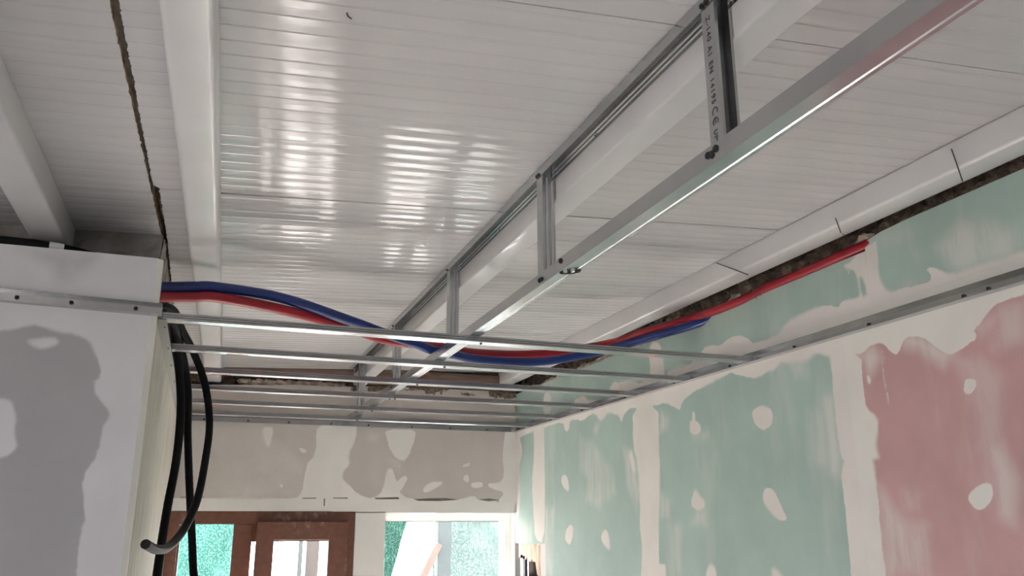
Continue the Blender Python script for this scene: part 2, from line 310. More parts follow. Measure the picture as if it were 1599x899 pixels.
def net_mat(name, col, hole):
    t = NT(name)
    v = t.coords((1, 1, 1))
    di = t.n('ShaderNodeBsdfDiffuse')
    tl = t.n('ShaderNodeBsdfTranslucent')
    tr = t.n('ShaderNodeBsdfTransparent')
    f = t.noise(v, 5, 4)
    c = t.mix(t.ramp(f, 0.3, 0.7), tuple(x * 0.85 for x in col) + (1,), tuple(col) + (1,))
    t.l(c, di.inputs['Color']); t.l(c, tl.inputs['Color'])
    m1 = t.n('ShaderNodeMixShader', Fac=0.65)
    t.l(di.outputs[0], m1.inputs[1]); t.l(tl.outputs[0], m1.inputs[2])
    m2 = t.n('ShaderNodeMixShader')
    w = t.noise(v, 120, 1)
    t.l(t.ramp(w, 0.4, 0.6, hole - 0.12, hole + 0.12), m2.inputs[0])
    t.l(m1.outputs[0], m2.inputs[1]); t.l(tr.outputs[0], m2.inputs[2])
    t.l(m2.outputs[0], t.out.inputs['Surface'])
    return t.m


M['net'] = net_mat('green_mesh_net', (0.050, 0.135, 0.115), 0.05)
M['net_dark'] = net_mat('dark_green_mesh_net', (0.022, 0.066, 0.052), 0.02)
M['net_pale'] = net_mat('pale_green_mesh_net', (0.100, 0.135, 0.126), 0.04)


# ------------------------------------------------------------------ mesh helpers
class MB:
    def __init__(self):
        self.v, self.f, self.mi, self.sm = [], [], [], []

    def add(self, vs, fs, mi=0, smooth=False):
        o = len(self.v)
        self.v += [tuple(map(float, p)) for p in vs]
        self.f += [tuple(o + i for i in f) for f in fs]
        self.mi += [mi] * len(fs)
        self.sm += [smooth] * len(fs)
        return self

    def box(self, x0, x1, y0, y1, z0, z1, mi=0):
        vs = [(x0, y0, z0), (x1, y0, z0), (x1, y1, z0), (x0, y1, z0), (x0, y0, z1), (x1, y0, z1), (x1, y1, z1), (x0, y1, z1)]
        return self.add(vs, [(0, 3, 2, 1), (4, 5, 6, 7), (0, 1, 5, 4), (1, 2, 6, 5), (2, 3, 7, 6), (3, 0, 4, 7)], mi)

    def prism(self, poly, axis, a, b, mi=0, smooth=False, shift=None):
        """closed 2D outline swept along an axis: X -> (y,z), Y -> (x,z), Z -> (x,y)"""
        n = len(poly)
        if sum(poly[i][0] * poly[(i + 1) % n][1] - poly[(i + 1) % n][0] * poly[i][1] for i in range(n)) < 0:
            poly = poly[::-1]
        def pt(p, s, k):
            if shift and k:
                p = (p[0] + shift[0], p[1] + shift[1])
            return {'X': (s, p[0], p[1]), 'Y': (p[0], s, p[1]), 'Z': (p[0], p[1], s)}[axis]
        vs = [pt(p, a, 0) for p in poly] + [pt(p, b, 1) for p in poly]
        fl = axis == 'Y'
        side = [((i, i + n, (i + 1) % n + n, (i + 1) % n) if not fl else (i, (i + 1) % n, (i + 1) % n + n, i + n)) for i in range(n)]
        if axis in 'XZ':
            side = [s[::-1] for s in side]
        else:
            side = [s[::-1] for s in side]
        self.add(vs, side, mi, smooth)
        c0, c1 = tuple(range(n)), tuple(range(n, 2 * n))
        self.add(vs, [c0, c1], mi)
        return self

    def tube(self, path, r, seg=12, ridge=0.0, period=0.0, caps=True):
        path = [Vector(p) for p in path]
        pts = smooth_path(path, period / 2 if ridge else 0.02)
        n = len(pts)
        up = Vector((0, 0, 1))
        vs = []
        prev = None
        for i, p in enumerate(pts):
            tg = (pts[min(i + 1, n - 1)] - pts[max(i - 1, 0)]).normalized()
            if prev is None:
                ref = up if abs(tg.dot(up)) < 0.9 else Vector((1, 0, 0))
                a = tg.cross(ref).normalized()
            else:
                a = (prev - tg * prev.dot(tg)).normalized()
            prev = a
            b = tg.cross(a)
            rr = r + (ridge if (i % 2) else 0)
            for k in range(seg):
                w = 2 * math.pi * k / seg
                vs.append(p + a * (rr * math.cos(w)) + b * (rr * math.sin(w)))
        fs = [(i * seg + k, i * seg + (k + 1) % seg, (i + 1) * seg + (k + 1) % seg, (i + 1) * seg + k) for i in range(n - 1) for k in range(seg)]
        self.add(vs, fs, 0, True)
        if caps:
            self.add(vs[:seg], [tuple(range(seg))[::-1]])
            self.add(vs[-seg:], [tuple(range(seg))])
        return self

    def build(self, name, mats, parent=None, root=(0, 0, 0), fix=True, bevel=0.0):
        me = bpy.data.meshes.new(name)
        me.from_pydata([(a - root[0], b - root[1], c - root[2]) for a, b, c in self.v], [], self.f)
        for m in (mats if isinstance(mats, (list, tuple)) else [mats]):
            me.materials.append(m)
        me.polygons.foreach_set('material_index', self.mi)
        me.polygons.foreach_set('use_smooth', self.sm)
        if fix or bevel:
            bm = bmesh.new()
            bm.from_mesh(me)
            bmesh.ops.remove_doubles(bm, verts=bm.verts, dist=1e-5)
            if bevel:
                bmesh.ops.bevel(bm, geom=[e for e in bm.edges if len(e.link_faces) == 2 and e.calc_face_angle(0) > 0.6], offset=bevel, segments=2, affect='EDGES', profile=0.6)
            bmesh.ops.recalc_face_normals(bm, faces=bm.faces)
            bm.to_mesh(me)
            bm.free()
        o = bpy.data.objects.new(name, me)
        COL.objects.link(o)
        if parent is not None:
            o.parent = parent
        else:
            o.location = root
        return o


def smooth_path(pts, step):
    """Catmull-Rom through the points, resampled about every `step` metres"""
    P = [pts[0] * 2 - pts[1]] + list(pts) + [pts[-1] * 2 - pts[-2]]
    out = []
    for i in range(1, len(P) - 2):
        p0, p1, p2, p3 = P[i - 1:i + 3]
        for k in range(24):
            u = k / 24
            out.append(0.5 * ((2 * p1) + (p2 - p0) * u + (2 * p0 - 5 * p1 + 4 * p2 - p3) * u * u + (3 * p1 - p0 - 3 * p2 + p3) * u ** 3))
    out.append(P[-2])
    L = [0]
    for a, b in zip(out, out[1:]):
        L.append(L[-1] + (b - a).length)
    n = max(2, int(L[-1] / step))
    res, j = [], 0
    for k in range(n + 1):
        s = L[-1] * k / n
        while j < len(L) - 2 and L[j + 1] < s:
            j += 1
        w = (s - L[j]) / max(1e-9, L[j + 1] - L[j])
        res.append(out[j].lerp(out[j + 1], min(1, w)))
    return res


def sheet(pts, th):
    """outline of a bent sheet of thickness th following an open polyline"""
    n = len(pts)
    nrm = []
    for a, b in zip(pts, pts[1:]):
        d = math.hypot(b[0] - a[0], b[1] - a[1])
        nrm.append((-(b[1] - a[1]) / d, (b[0] - a[0]) / d))
    off = []
    for i in range(n):
        n0, n1 = nrm[max(0, i - 1)], nrm[min(n - 2, i)]
        s = (n0[0] + n1[0], n0[1] + n1[1])
        k = th / max(0.35, 0.5 * (s[0] * s[0] + s[1] * s[1])) / 1.0
        off.append((pts[i][0] + s[0] * k * 0.5 * 1.0, pts[i][1] + s[1] * k * 0.5))
    return list(pts) + off[::-1]


def empty(name, loc):
    o = bpy.data.objects.new(name, None)
    o.empty_display_size = 0.05
    COL.objects.link(o)
    o.location = loc
    return o


def tag(o, label=None, cat=None, group=None, kind=None):
    if label: o['label'] = label
    if cat: o['category'] = cat
    if group: o['group'] = group
    if kind: o['kind'] = kind
    return o


def struct(o):
    o['kind'] = 'structure'
    return o


def screw_mesh():
    m = MB()
    ring = lambda r, z: [(r * math.cos(k * math.pi / 4), r * math.sin(k * math.pi / 4), z) for k in range(8)]
    vs = ring(0.0052, 0) + ring(0.0052, 0.0022) + ring(0.0022, 0.0042)
    fs = [(k, (k + 1) % 8, 8 + (k + 1) % 8, 8 + k) for k in range(8)] + [(8 + k, 8 + (k + 1) % 8, 16 + (k + 1) % 8, 16 + k) for k in range(8)] + [tuple(range(16, 24)), tuple(range(7, -1, -1))]
    m.add(vs, fs)
    me = bpy.data.meshes.new('screw')
    me.from_pydata(m.v, [], m.f)
    me.materials.append(M['screw'])
    return me


SCREW = screw_mesh()
ROT = {'-X': (0, -math.pi / 2, 0), '-Y': (math.pi / 2, 0, 0), '-Z': (math.pi, 0, 0), '+X': (0, math.pi / 2, 0)}


def screw(parent, p, d, s=1.0, root=(0, 0, 0)):
    o = bpy.data.objects.new('screw', SCREW)
    COL.objects.link(o)
    o.parent = parent
    o.location = (p[0] - root[0], p[1] - root[1], p[2] - root[2])
    o.rotation_euler = ROT[d]
    o.scale = (s, s, s)
    return o


# ------------------------------------------------------------------ plaster boards with painted-on shapes
def poly_sdf(P, poly):
    """signed distance, positive inside, of the points P (n x 2)"""
    q = np.asarray(poly, float)
    d = np.full(len(P), 1e9)
    inside = np.zeros(len(P), bool)
    n = len(q)
    for i in range(n):
        a, b = q[i], q[(i + 1) % n]
        e = b - a
        w = P - a
        L = float(e @ e)
        u = np.clip((w @ e) / max(L, 1e-12), 0, 1)
        r = w - u[:, None] * e
        d = np.minimum(d, np.sqrt((r * r).sum(1)))
        c = (a[1] > P[:, 1]) != (b[1] > P[:, 1])
        if c.any():
            xi = a[0] + (P[:, 1] - a[1]) / ((b[1] - a[1]) if b[1] != a[1] else 1e-12) * (b[0] - a[0])
            inside ^= c & (P[:, 0] < xi)
    return np.where(inside, d, -d)


def field(P, polys, m=0.06):
    out = np.full(len(P), -m)
    for poly in polys:
        q = np.asarray(poly)
        sel = (P[:, 0] > q[:, 0].min() - m) & (P[:, 0] < q[:, 0].max() + m) & (P[:, 1] > q[:, 1].min() - m) & (P[:, 1] < q[:, 1].max() + m)
        if sel.any():
            out[sel] = np.maximum(out[sel], poly_sdf(P[sel], poly))
    return np.clip(out, -m, m)


def smear_field(P, items, w=0.03):
    out = np.zeros(len(P))
    for poly, s in items:
        q = np.asarray(poly)
        sel = (P[:, 0] > q[:, 0].min() - w) & (P[:, 0] < q[:, 0].max() + w) & (P[:, 1] > q[:, 1].min() - w) & (P[:, 1] < q[:, 1].max() + w)
        if sel.any():
            d = poly_sdf(P[sel], poly)
            k = np.clip((d + w) / (2 * w), 0, 1)
            out[sel] = np.maximum(out[sel], s * k * k * (3 - 2 * k))
    return out


def axis_pts(a, b, step, fine=None):
    if fine is None or fine[0] >= b or fine[1] <= a:
        return np.linspace(a, b, max(2, int((b - a) / 0.25)))
    f0, f1 = max(a, fine[0]), min(b, fine[1])
    r = [np.linspace(f0, f1, max(2, int((f1 - f0) / step) + 1))]
    if f0 > a: r.insert(0, np.linspace(a, f0, 5)[:-1])
    if f1 < b: r.append(np.linspace(f1, b, 5)[1:])
    return np.concatenate(r)


def chaikin(poly, it):
    for _ in range(it):
        q = []
        n = len(poly)
        for i in range(n):
            a, b = poly[i], poly[(i + 1) % n]
            q += [(0.75 * a[0] + 0.25 * b[0], 0.75 * a[1] + 0.25 * b[1]), (0.25 * a[0] + 0.75 * b[0], 0.25 * a[1] + 0.75 * b[1])]
        poly = q
    return poly


R_CRISP = [chaikin(p, 2 if len(p) < 9 else 1) for p in R_CRISP]
B_CRISP = [chaikin(p, 2 if len(p) < 9 else 1) for p in B_CRISP]
L_DARK = [chaikin(p, 1) for p in L_DARK]
L_HOLE = [chaikin(p, 2) for p in L_HOLE]


def board(name, mat, to3, u0, u1, w0, w1, parent, crisp, smear, holes=(), stain=(), step=0.009, fu=None, fw=None, top=None, th=0.0125):
    """one plasterboard: a fine front face with attributes and real thickness. to3(u, w, depth) -> xyz"""
    U, W = axis_pts(u0, u1, step, fu or (u0, u1)), axis_pts(w0, w1, step, fw or (-0.36, 9))
    nu, nw = len(U), len(W)
    gu, gw = np.meshgrid(U, W, indexing='ij')
    gu, gw = gu.ravel(), gw.ravel()
    if top is not None:                       # sheared top edge: stretch the uppermost rows to the cut line
        tz = np.interp(gu, [p[0] for p in top], [p[1] for p in top])
        gw = np.where(gw > w1 - 0.12, (gw - (w1 - 0.12)) / 0.12 * (tz - (w1 - 0.12)) + (w1 - 0.12), gw)
    P = np.stack([gu, gw], 1)
    c = field(P, crisp)
    if holes: c = np.minimum(c, -field(P, holes))
    s = smear_field(P, smear)
    st = field(P, stain)
    front = [to3(a, b, 0) for a, b in P]
    back = [to3(a, b, th) for a, b in P]
    ix = lambda i, j: i * nw + j
    fs = [(ix(i, j), ix(i + 1, j), ix(i + 1, j + 1), ix(i, j + 1)) for i in range(nu - 1) for j in range(nw - 1)]
    n = len(front)
    rim = [ix(i, 0) for i in range(nu)] + [ix(nu - 1, j) for j in range(1, nw)] + [ix(i, nw - 1) for i in range(nu - 2, -1, -1)] + [ix(0, j) for j in range(nw - 2, 0, -1)]
    rb = {v: n + k for k, v in enumerate(rim)}
    vs = front + [back[v] for v in rim]
    fs += [(rim[k], rb[rim[k]], rb[rim[(k + 1) % len(rim)]], rim[(k + 1) % len(rim)]) for k in range(len(rim))]
    fs.append(tuple(rb[v] for v in rim))
    me = bpy.data.meshes.new(name)
    me.from_pydata(vs, [], fs)
    me.materials.append(mat)
    for nm, arr in (('crisp', c), ('smear', s), ('stain', st)):
        at = me.attributes.new(nm, 'FLOAT', 'POINT')
        at.data.foreach_set('value', np.concatenate([arr, arr[rim]]).astype(np.float32))
    bm = bmesh.new(); bm.from_mesh(me); bmesh.ops.recalc_face_normals(bm, faces=bm.faces); bm.to_mesh(me); bm.free()
    o = bpy.data.objects.new(name, me)
    COL.objects.link(o)
    o.parent = parent
    return o


def rough_sheet(u0, u1, w0, w1, to3, amp, step=0.012, seed=0, hole=None):
    """a lumpy sheet facing the room"""
    r = np.random.default_rng(seed)
    U, W = np.arange(u0, u1 + step, step), np.arange(w0, w1 + step, step)
    a = r.random((len(U), len(W)))
    b = r.random((len(U) // 4 + 3, len(W) // 4 + 3))
    big = b[np.ix_(np.arange(len(U)) // 4, np.arange(len(W)) // 4)]
    h = (0.45 * a + 0.55 * big) * amp
    vs = [to3(U[i], W[j], h[i, j]) for i in range(len(U)) for j in range(len(W))]
    nw = len(W)
    fs = [(i * nw + j, (i + 1) * nw + j, (i + 1) * nw + j + 1, i * nw + j + 1) for i in range(len(U) - 1) for j in range(nw - 1)]
    return MB().add(vs, fs, 0, False)


# ================================================================== THE SETTING
XW, YB, ZD = 1.703, 4.637, 0.519
Z0, SL = 0.811, 0.04                      # roof: height over X = 0 and its rise towards +X
roof = lambda x: Z0 + SL * x
RIB_SKEW = -0.058
X_IN, Y_REAR = -3.2, -5.4

struct(MB().box(X_IN - 0.2, 2.0, Y_REAR - 0.2, 4.9, -H - 0.12, -H).build('floor', M['floor']))
struct(MB().box(-14, 14, 4.9, 26, -H - 0.30, -H - 0.15).box(-14, 14, -26, Y_REAR - 0.2, -H - 0.30, -H - 0.15).box(-14, X_IN - 0.2, Y_REAR - 0.2, 4.9, -H - 0.30, -H - 0.15).build('ground', M['ground']))

# ---- ceiling: deck with insulated panels under it
ceil = MB()
ceil.prism([(X_IN - 0.3, roof(X_IN - 0.3) + 0.05), (2.1, roof(2.1) + 0.05), (2.1, roof(2.1) + 0.12), (X_IN - 0.3, roof(X_IN - 0.3) + 0.12)], 'Y', Y_REAR - 0.3, 5.0)
ceil = struct(ceil.build('ceiling', M['deck']))


def roof_panel(x0, x1, ya, yb, drop=0.0, jag_l=0.0, jag_r=0.0, seed=0, skew=RIB_SKEW):
    """one micro-ribbed sandwich panel: grooves every 48.5 mm run across the room"""
    r = np.random.default_rng(seed)
    ys, dz = [ya + 0.0018], [0.004]
    ys.append(ya + 0.0022); dz.append(0.0)
    k = ya + 0.0243
    while k < yb - 0.02:
        ys += [k - 0.0042, k - 0.0015, k + 0.0015, k + 0.0042]
        dz += [0.0, 0.0010, 0.0010, 0.0]
        ys += [k + 0.014, k + 0.0243, k + 0.034]
        dz += [-0.00035, -0.0006, -0.00035]
        k += 0.0485
    keep = [i for i, y in enumerate(ys) if y < yb - 0.006]
    ys, dz = [ys[i] for i in keep], [dz[i] for i in keep]
    ys += [yb - 0.0022, yb - 0.0018]; dz += [0.0, 0.004]
    cols = 6
    vs, n = [], len(ys)
    wl, wr = (r.normal(0, 0.6, n)) * jag_l, (r.normal(0, 0.6, n)) * jag_r
    for i, (y, d) in enumerate(zip(ys, dz)):
        xl = (x0(y) if callable(x0) else x0) + wl[i]
        xr = (x1(y) if callable(x1) else x1) + wr[i]
        for c in range(cols):
            x = xl + (xr - xl) * c / (cols - 1)
            vs.append((x, y + skew * x, roof(x) - drop + d))
    m = MB()
    m.add(vs, [(i * cols + c, (i + 1) * cols + c, (i + 1) * cols + c + 1, i * cols + c + 1) for i in range(n - 1) for c in range(cols - 1)], 0)
    hh = 0.045
    up = lambda p: (p[0], p[1], p[2] + hh)
    for c, inner in ((0, 0.0), (cols - 1, 0.0)):
        a = [vs[i * cols + c] for i in range(n)]
        m.add(a + [up(p) for p in a], [(i, i + 1, n + i + 1, n + i) for i in range(n - 1)], 1)
    for i in (0, n - 1):
        a = [vs[i * cols + c] for c in range(cols)]
        m.add(a + [up(p) for p in a], [(c, c + 1, cols + c + 1, cols + c) for c in range(cols - 1)], 1)
    a = [up(vs[0]), up(vs[cols - 1]), up(vs[-1]), up(vs[-cols])]
    m.add(a, [(0, 1, 2, 3)], 1)
    return m.build('roof_panel', [M['panel'], M['foam']], ceil)


EDGE = lambda y: (-0.197 + 0.0156 * (y - 1.29)) if y < 2.085 else (-0.1715 + 0.016 * (min(y, 2.5) - 2.09) if y < 2.5 else -0.165 - 0.006 * min(1, y - 2.5))
LEDGE = lambda y: -0.2115 + 0.0262 * (y - 1.29)
for k, (ya, yb, dr) in enumerate(((-5.6, -3.63, 0.001), (-3.63, -1.723, 0), (-1.723, -0.769, 0.0015), (-0.769, 0.185, 0), (0.185, 1.139, 0.0012), (1.139, 2.093, 0.0), (2.093, 4.80, 0.0018))):
    roof_panel(EDGE, 1.84, ya, yb, dr, jag_l=0.0018, seed=k)
for k, (ya, yb, dr) in enumerate(((-5.6, -3.63, 0.0), (-3.63, -1.72, 0.001), (-1.72, -0.77, 0), (-0.77, 0.19, 0.001), (0.19, 1.15, 0.0), (1.15, 2.125, 0.001), (2.125, 2.50, 0.0))):
    roof_panel(-3.3, LEDGE, ya, yb, dr, jag_r=0.0012, seed=20 + k)
MB().add([(-0.222, -3.5, roof(-0.2) + 0.012), (-0.186, -3.5, roof(-0.2) + 0.014), (-0.186, 2.10, roof(-0.2) + 0.014), (-0.222, 2.10, roof(-0.2) + 0.012), (-0.222, -3.5, 0.855), (-0.186, -3.5, 0.855), (-0.186, 2.1, 0.855), (-0.222, 2.1, 0.855)], [(0, 1, 2, 3), (4, 5, 6, 7), (0, 1, 5, 4), (2, 3, 7, 6), (1, 2, 6, 5), (0, 3, 7, 4)]).build('dark_gap_fill', M['deck'], ceil)  # dark filler: the shade of the empty panel gap put into its colour

# ---- right wall: masonry, boards, rough recess under the roof
wr = MB()
wr.box(1.7165, 1.95, Y_REAR, 4.262, -H, 0.50)
wr.box(1.7165, 1.95, 4.262, 4.95, -0.104, 0.50)
wr.box(1.87, 1.95, 4.262, 4.95, -H, -0.104)
wr.box(1.775, 1.95, Y_REAR, 4.95, 0.50, 0.93)
wall_right = struct(wr.build('wall_right', M['concrete']))
rough_sheet(0.2, 4.70, 0.49, 0.90, lambda u, w, h: (1.768 - h, u, w), 0.028, seed=3).build('rough_mortar', M['mortar'], wall_right)
MB().box(1.7165, 1.775, -5.4, 0.2, 0.5, 0.775).build('mortar_bed', M['mortar'], wall_right)
R3 = lambda u, w, d: (XW + d, u, w)
BAND = [[(1.955, -0.1), (1.962, -2.0), (1.835, -2.0), (1.83, -0.1)], [(3.165, -0.15), (3.165, -2.0), (2.975, -2.0), (2.972, -0.15)], [(4.33, -0.1), (4.33, -2.0), (4.2, -2.0), (4.2, -0.1)],
        [(0.76, 0.6), (0.755, -2), (0.63, -2), (0.63, 0.6)], [(-0.44, 0.6), (-0.44, -2), (-0.57, -2), (-0.57, 0.6)], [(1.2, 0.60), (1.2, 0.42), (0.6, 0.44), (0, 0.41), (-1, 0.45), (-3.5, 0.43), (-3.5, 0.6)]]
RC = R_CRISP + BAND
gb, pb = M['green_board'], M['pink_board']
board('plasterboard', gb, R3, 1.8902, 3.0695, -H + 0.01, 0.74, wall_right, RC, R_SMEAR, R_HOLE, top=[(1.89, 0.742), (2.2, 0.741), (2.64, 0.733), (2.88, 0.727), (3.1, 0.731)])
board('plasterboard', gb, R3, 3.0697, 4.2675, -H + 0.01, 0.74, wall_right, RC, R_SMEAR, R_HOLE, top=[(3.0, 0.731), (3.4, 0.737), (4.3, 0.745)])
board('plasterboard', gb, R3, 4.2677, YB + 0.02, -0.104, 0.745, wall_right, RC, R_SMEAR)
board('plasterboard', pb, R3, 0.6902, 1.89, -H + 0.01, 0.5768, wall_right, RC, R_SMEAR, R_HOLE, fu=(1.0, 1.9))
board('plasterboard', gb, R3, 1.7625, 1.89, 0.577, 0.742, wall_right, RC, R_SMEAR, R_HOLE)
board('plasterboard', gb, R3, 0.6, 1.7622, 0.577, 0.782, wall_right, RC, R_SMEAR, R_HOLE, top=[(0.6, 0.782), (1.6, 0.782), (1.70, 0.778), (1.762, 0.768)])
board('plasterboard', gb, R3, -0.505, 0.69, -H + 0.01, 0.5768, wall_right, RC, [], step=0.03)
board('plasterboard', gb, R3, -0.505, 0.5998, 0.577, 0.782, wall_right, RC, [], step=0.03)
board('plasterboard', gb, R3, -5.39, -0.5055, -H + 0.01, 0.782, wall_right, RC, [], step=0.05)
m = MB()
r = np.random.default_rng(61)
ys = np.linspace(2.92, 4.5, 34)
tp = [0.752 + 0.016 * float(r.random()) for _ in ys]
outl = [(float(y), 0.722) for y in ys] + [(float(y), t_) for y, t_ in zip(ys[::-1], tp[::-1])]
m.prism(outl, 'X', 1.7166, 1.752)
m.build('pale_render', M['lump'], wall_right)
# pale lumps of mortar stuck on the recess
for k, (y, z, s) in enumerate(((2.44, 0.775, 1.0), (1.80, 0.79, 0.9), (2.20, 0.775, 0.5), (2.72, 0.765, 0.55), (3.05, 0.765, 0.5), (3.4, 0.762, 0.6), (3.75, 0.765, 0.7))):
    r = np.random.default_rng(50 + k)
    bm = bmesh.new()
    bmesh.ops.create_icosphere(bm, subdivisions=2, radius=0.022)
    for v_ in bm.verts:
        v_.co = Vector((v_.co.x * 0.9, v_.co.y * 1.7, v_.co.z)) * float(0.6 + 0.8 * r.random()) * s + Vector((1.742, y, z))
    me = bpy.data.meshes.new('mortar_lump'); bm.to_mesh(me); bm.free(); me.materials.append(M['lump'])
    o = bpy.data.objects.new('mortar_lump', me); COL.objects.link(o); o.parent = wall_right

# ---- back wall with the door and window openings
wb = MB()
y0, y1 = YB + 0.0135, 4.85
wb.box(-0.2, -0.150, y0, y1, -H, 0.50); wb.box(-0.150, 0.782, y0, y1, 0.068, 0.50)
wb.box(0.782, 0.945, y0, y1, -H, 0.50); wb.box(0.945, 1.70, y0, y1, 0.0665, 0.50); wb.box(0.945, 1.70, y0, y1, -H, -0.40); wb.box(1.704, 1.86, y0 + 0.02, y1, -H, 0.50)
wb.box(-0.25, 1.86, 4.70, y1, 0.50, 0.95)
wall_back = struct(wb.build('wall_back', M['whitewall']))
B3 = lambda u, w, d: (u, YB + d, w)
tb = M['taupe_board']
KW = dict(stain=B_BROWN, fw=(-0.30, 9))
BC = B_CRISP
board('plasterboard', tb, B3, -0.158, 0.6561, 0.068, 0.735, wall_back, BC, B_SMEAR, top=[(-0.2, 0.70), (0.0, 0.712), (0.2, 0.722), (0.45, 0.735), (0.66, 0.735)], **KW)
board('plasterboard', tb, B3, 0.6563, XW, 0.0665, 0.755, wall_back, BC, B_SMEAR, top=[(0.65, 0.735), (0.9, 0.752), (1.7, 0.757)], **KW)
board('plasterboard', tb, B3, 0.782, 0.945, -H + 0.01, 0.060, wall_back, BC, B_SMEAR, fw=(-0.30, 9))
board('plasterboard', tb, B3, 0.945, XW, -H + 0.01, -0.40, wall_back, [], [], step=0.05)
rough_sheet(-0.2, 1.78, 0.49, 0.88, lambda u, w, h: (u, 4.685 - h, w), 0.022, seed=5).build('rough_mortar', M['mortar'], wall_back)
MB().box(0.815, 1.60, 4.640, 4.66, 0.757, 0.85).build('timber_plate', M['brown_plate'], wall_back, bevel=0.003)
MB().box(0.05, 0.735, 4.648, 4.66, 0.770, 0.85).build('timber_plate', M['brown_plate'], wall_back, bevel=0.003)
for k in range(9):                          # crumbly mortar along the top of the boards
    r = np.random.default_rng(80 + k)
    x = 0.16 + 0.062 * k
    bm = bmesh.new()
    bmesh.ops.create_icosphere(bm, subdivisions=2, radius=0.02)
    for v_ in bm.verts:
        v_.co = Vector((v_.co.x * 2.0, v_.co.y * 0.55, v_.co.z * 0.9)) * float(0.7 + 0.6 * r.random()) + Vector((x, 4.653, 0.738 + 0.008 * r.random()))
    me = bpy.data.meshes.new('mortar_lump'); bm.to_mesh(me); bm.free(); me.materials.append(M['lump'])
    o = bpy.data.objects.new('mortar_lump', me); COL.objects.link(o); o.parent = wall_back
for p in B_DARK:                            # thin dark strips on the boards above the openings
    m = MB(); n = len(p)
    m.add([(a, YB - 0.0008, b) for a, b in p] + [(a, YB + 0.004, b) for a, b in p], [tuple(range(n)), tuple(range(n, 2 * n))[::-1]] + [(i, (i + 1) % n, n + (i + 1) % n, n + i) for i in range(n)])
    m.build('dark_strip', M['concrete'], wall_back)

# ---- left wall block that faces the camera, its reveal and the concrete above
FY = lambda x: 2.2745 + 0.080 * (x + 0.168)
wl = MB()
wl.add([(X_IN, FY(X_IN) + 0.0135, -H), (-0.172, FY(-0.172) + 0.0135, -H), (-0.172, 4.66, -H), (X_IN, 4.66, -H), (X_IN, FY(X_IN) + 0.0135, 0.53), (-0.172, FY(-0.172) + 0.0135, 0.53), (-0.172, 4.66, 0.53), (X_IN, 4.66, 0.53)], [(0, 3, 2, 1), (4, 5, 6, 7), (0, 1, 5, 4), (1, 2, 6, 5), (2, 3, 7, 6), (3, 0, 4, 7)])
wl.add([(X_IN, FY(X_IN) + 0.0135, 0.53), (-0.172, FY(-0.172) + 0.0135, 0.53), (-0.172, 2.375, 0.53), (X_IN, 2.26, 0.53), (X_IN, FY(X_IN) + 0.0135, 0.655), (-0.172, FY(-0.172) + 0.0135, 0.668), (-0.172, 2.375, 0.668), (X_IN, 2.26, 0.655)], [(4, 5, 6, 7), (0, 1, 5, 4), (1, 2, 6, 5), (2, 3, 7, 6), (3, 0, 4, 7)])
wall_left = struct(wl.build('wall_left', M['concrete']))
L3 = lambda u, w, d: (u, FY(u) + d, w)
lc, ls, lh = L_DARK, [(p, s) for p, s in L_SMD], L_HOLE
gw = M['grey_board']
board('plasterboard', gw, L3, -1.0, -0.168, -H + 0.01, 0.675, wall_left, lc, ls, lh, fu=(-0.75, 9), top=[(-1.0, 0.655), (-0.53, 0.666), (-0.168, 0.675)])
board('plasterboard', gw, L3, X_IN, -1.003, -H + 0.01, 0.655, wall_left, [[(-1.6, 0.4), (-1.2, 0.4), (-1.2, -2), (-1.7, -2)], [(-2.8, 0.45), (-2.3, 0.45), (-2.2, -2), (-2.9, -2)]], [], step=0.03)
MB().prism([(-0.168, FY(-0.168) - 0.0004), (-0.1545, FY(-0.168) + 0.010), (-0.1545, 2.31), (-0.1575, 2.31), (-0.168, FY(-0.168) + 0.012)], 'Z', -H + 0.01, 0.674).build('corner_bead', M['bead'], wall_left)
MB().box(-0.1715, -0.158, 2.29, YB, -H + 0.01, 0.555).box(-0.1715, -0.158, 2.29, 2.372, 0.555, 0.672).build('reveal_board', M['cream'], wall_left)
MB().box(X_IN, -0.178, 2.475, 4.66, 0.53, 0.90).build('concrete_upstand', M['concrete'], wall_left)
rough_sheet(2.48, 4.66, 0.52, 0.805, lambda u, w, h: (-0.180 + h, u, w), 0.010, seed=9).build('rough_render', M['pale_render'], wall_left)
rough_sheet(X_IN, -0.185, 0.60, 0.83, lambda u, w, h: (u, 2.474 - h, w), 0.010, seed=11).build('rough_concrete', M['concrete'], wall_left)

# ---- the walls out of view: behind the camera and at the far side
w2 = MB()
w2.box(X_IN, -2.3, Y_REAR - 0.2, Y_REAR, -H, 0.9); w2.box(-1.4, 1.95, Y_REAR - 0.2, Y_REAR, -H, 0.9); w2.box(-2.3, -1.4, Y_REAR - 0.2, Y_REAR, 0.08, 0.9)
struct(w2.build('wall_rear', M['concrete']))
w3 = MB()
w3.box(X_IN - 0.2, X_IN, Y_REAR - 0.2, -3.35, -H, 0.8); w3.box(X_IN - 0.2, X_IN, -0.05, 4.66, -H, 0.8); w3.box(X_IN - 0.2, X_IN, -3.35, -0.05, 0.1, 0.8); w3.box(X_IN - 0.2, X_IN, -3.35, -0.05, -H, -1.0)
struct(w3.build('wall_side', M['whitewall']))

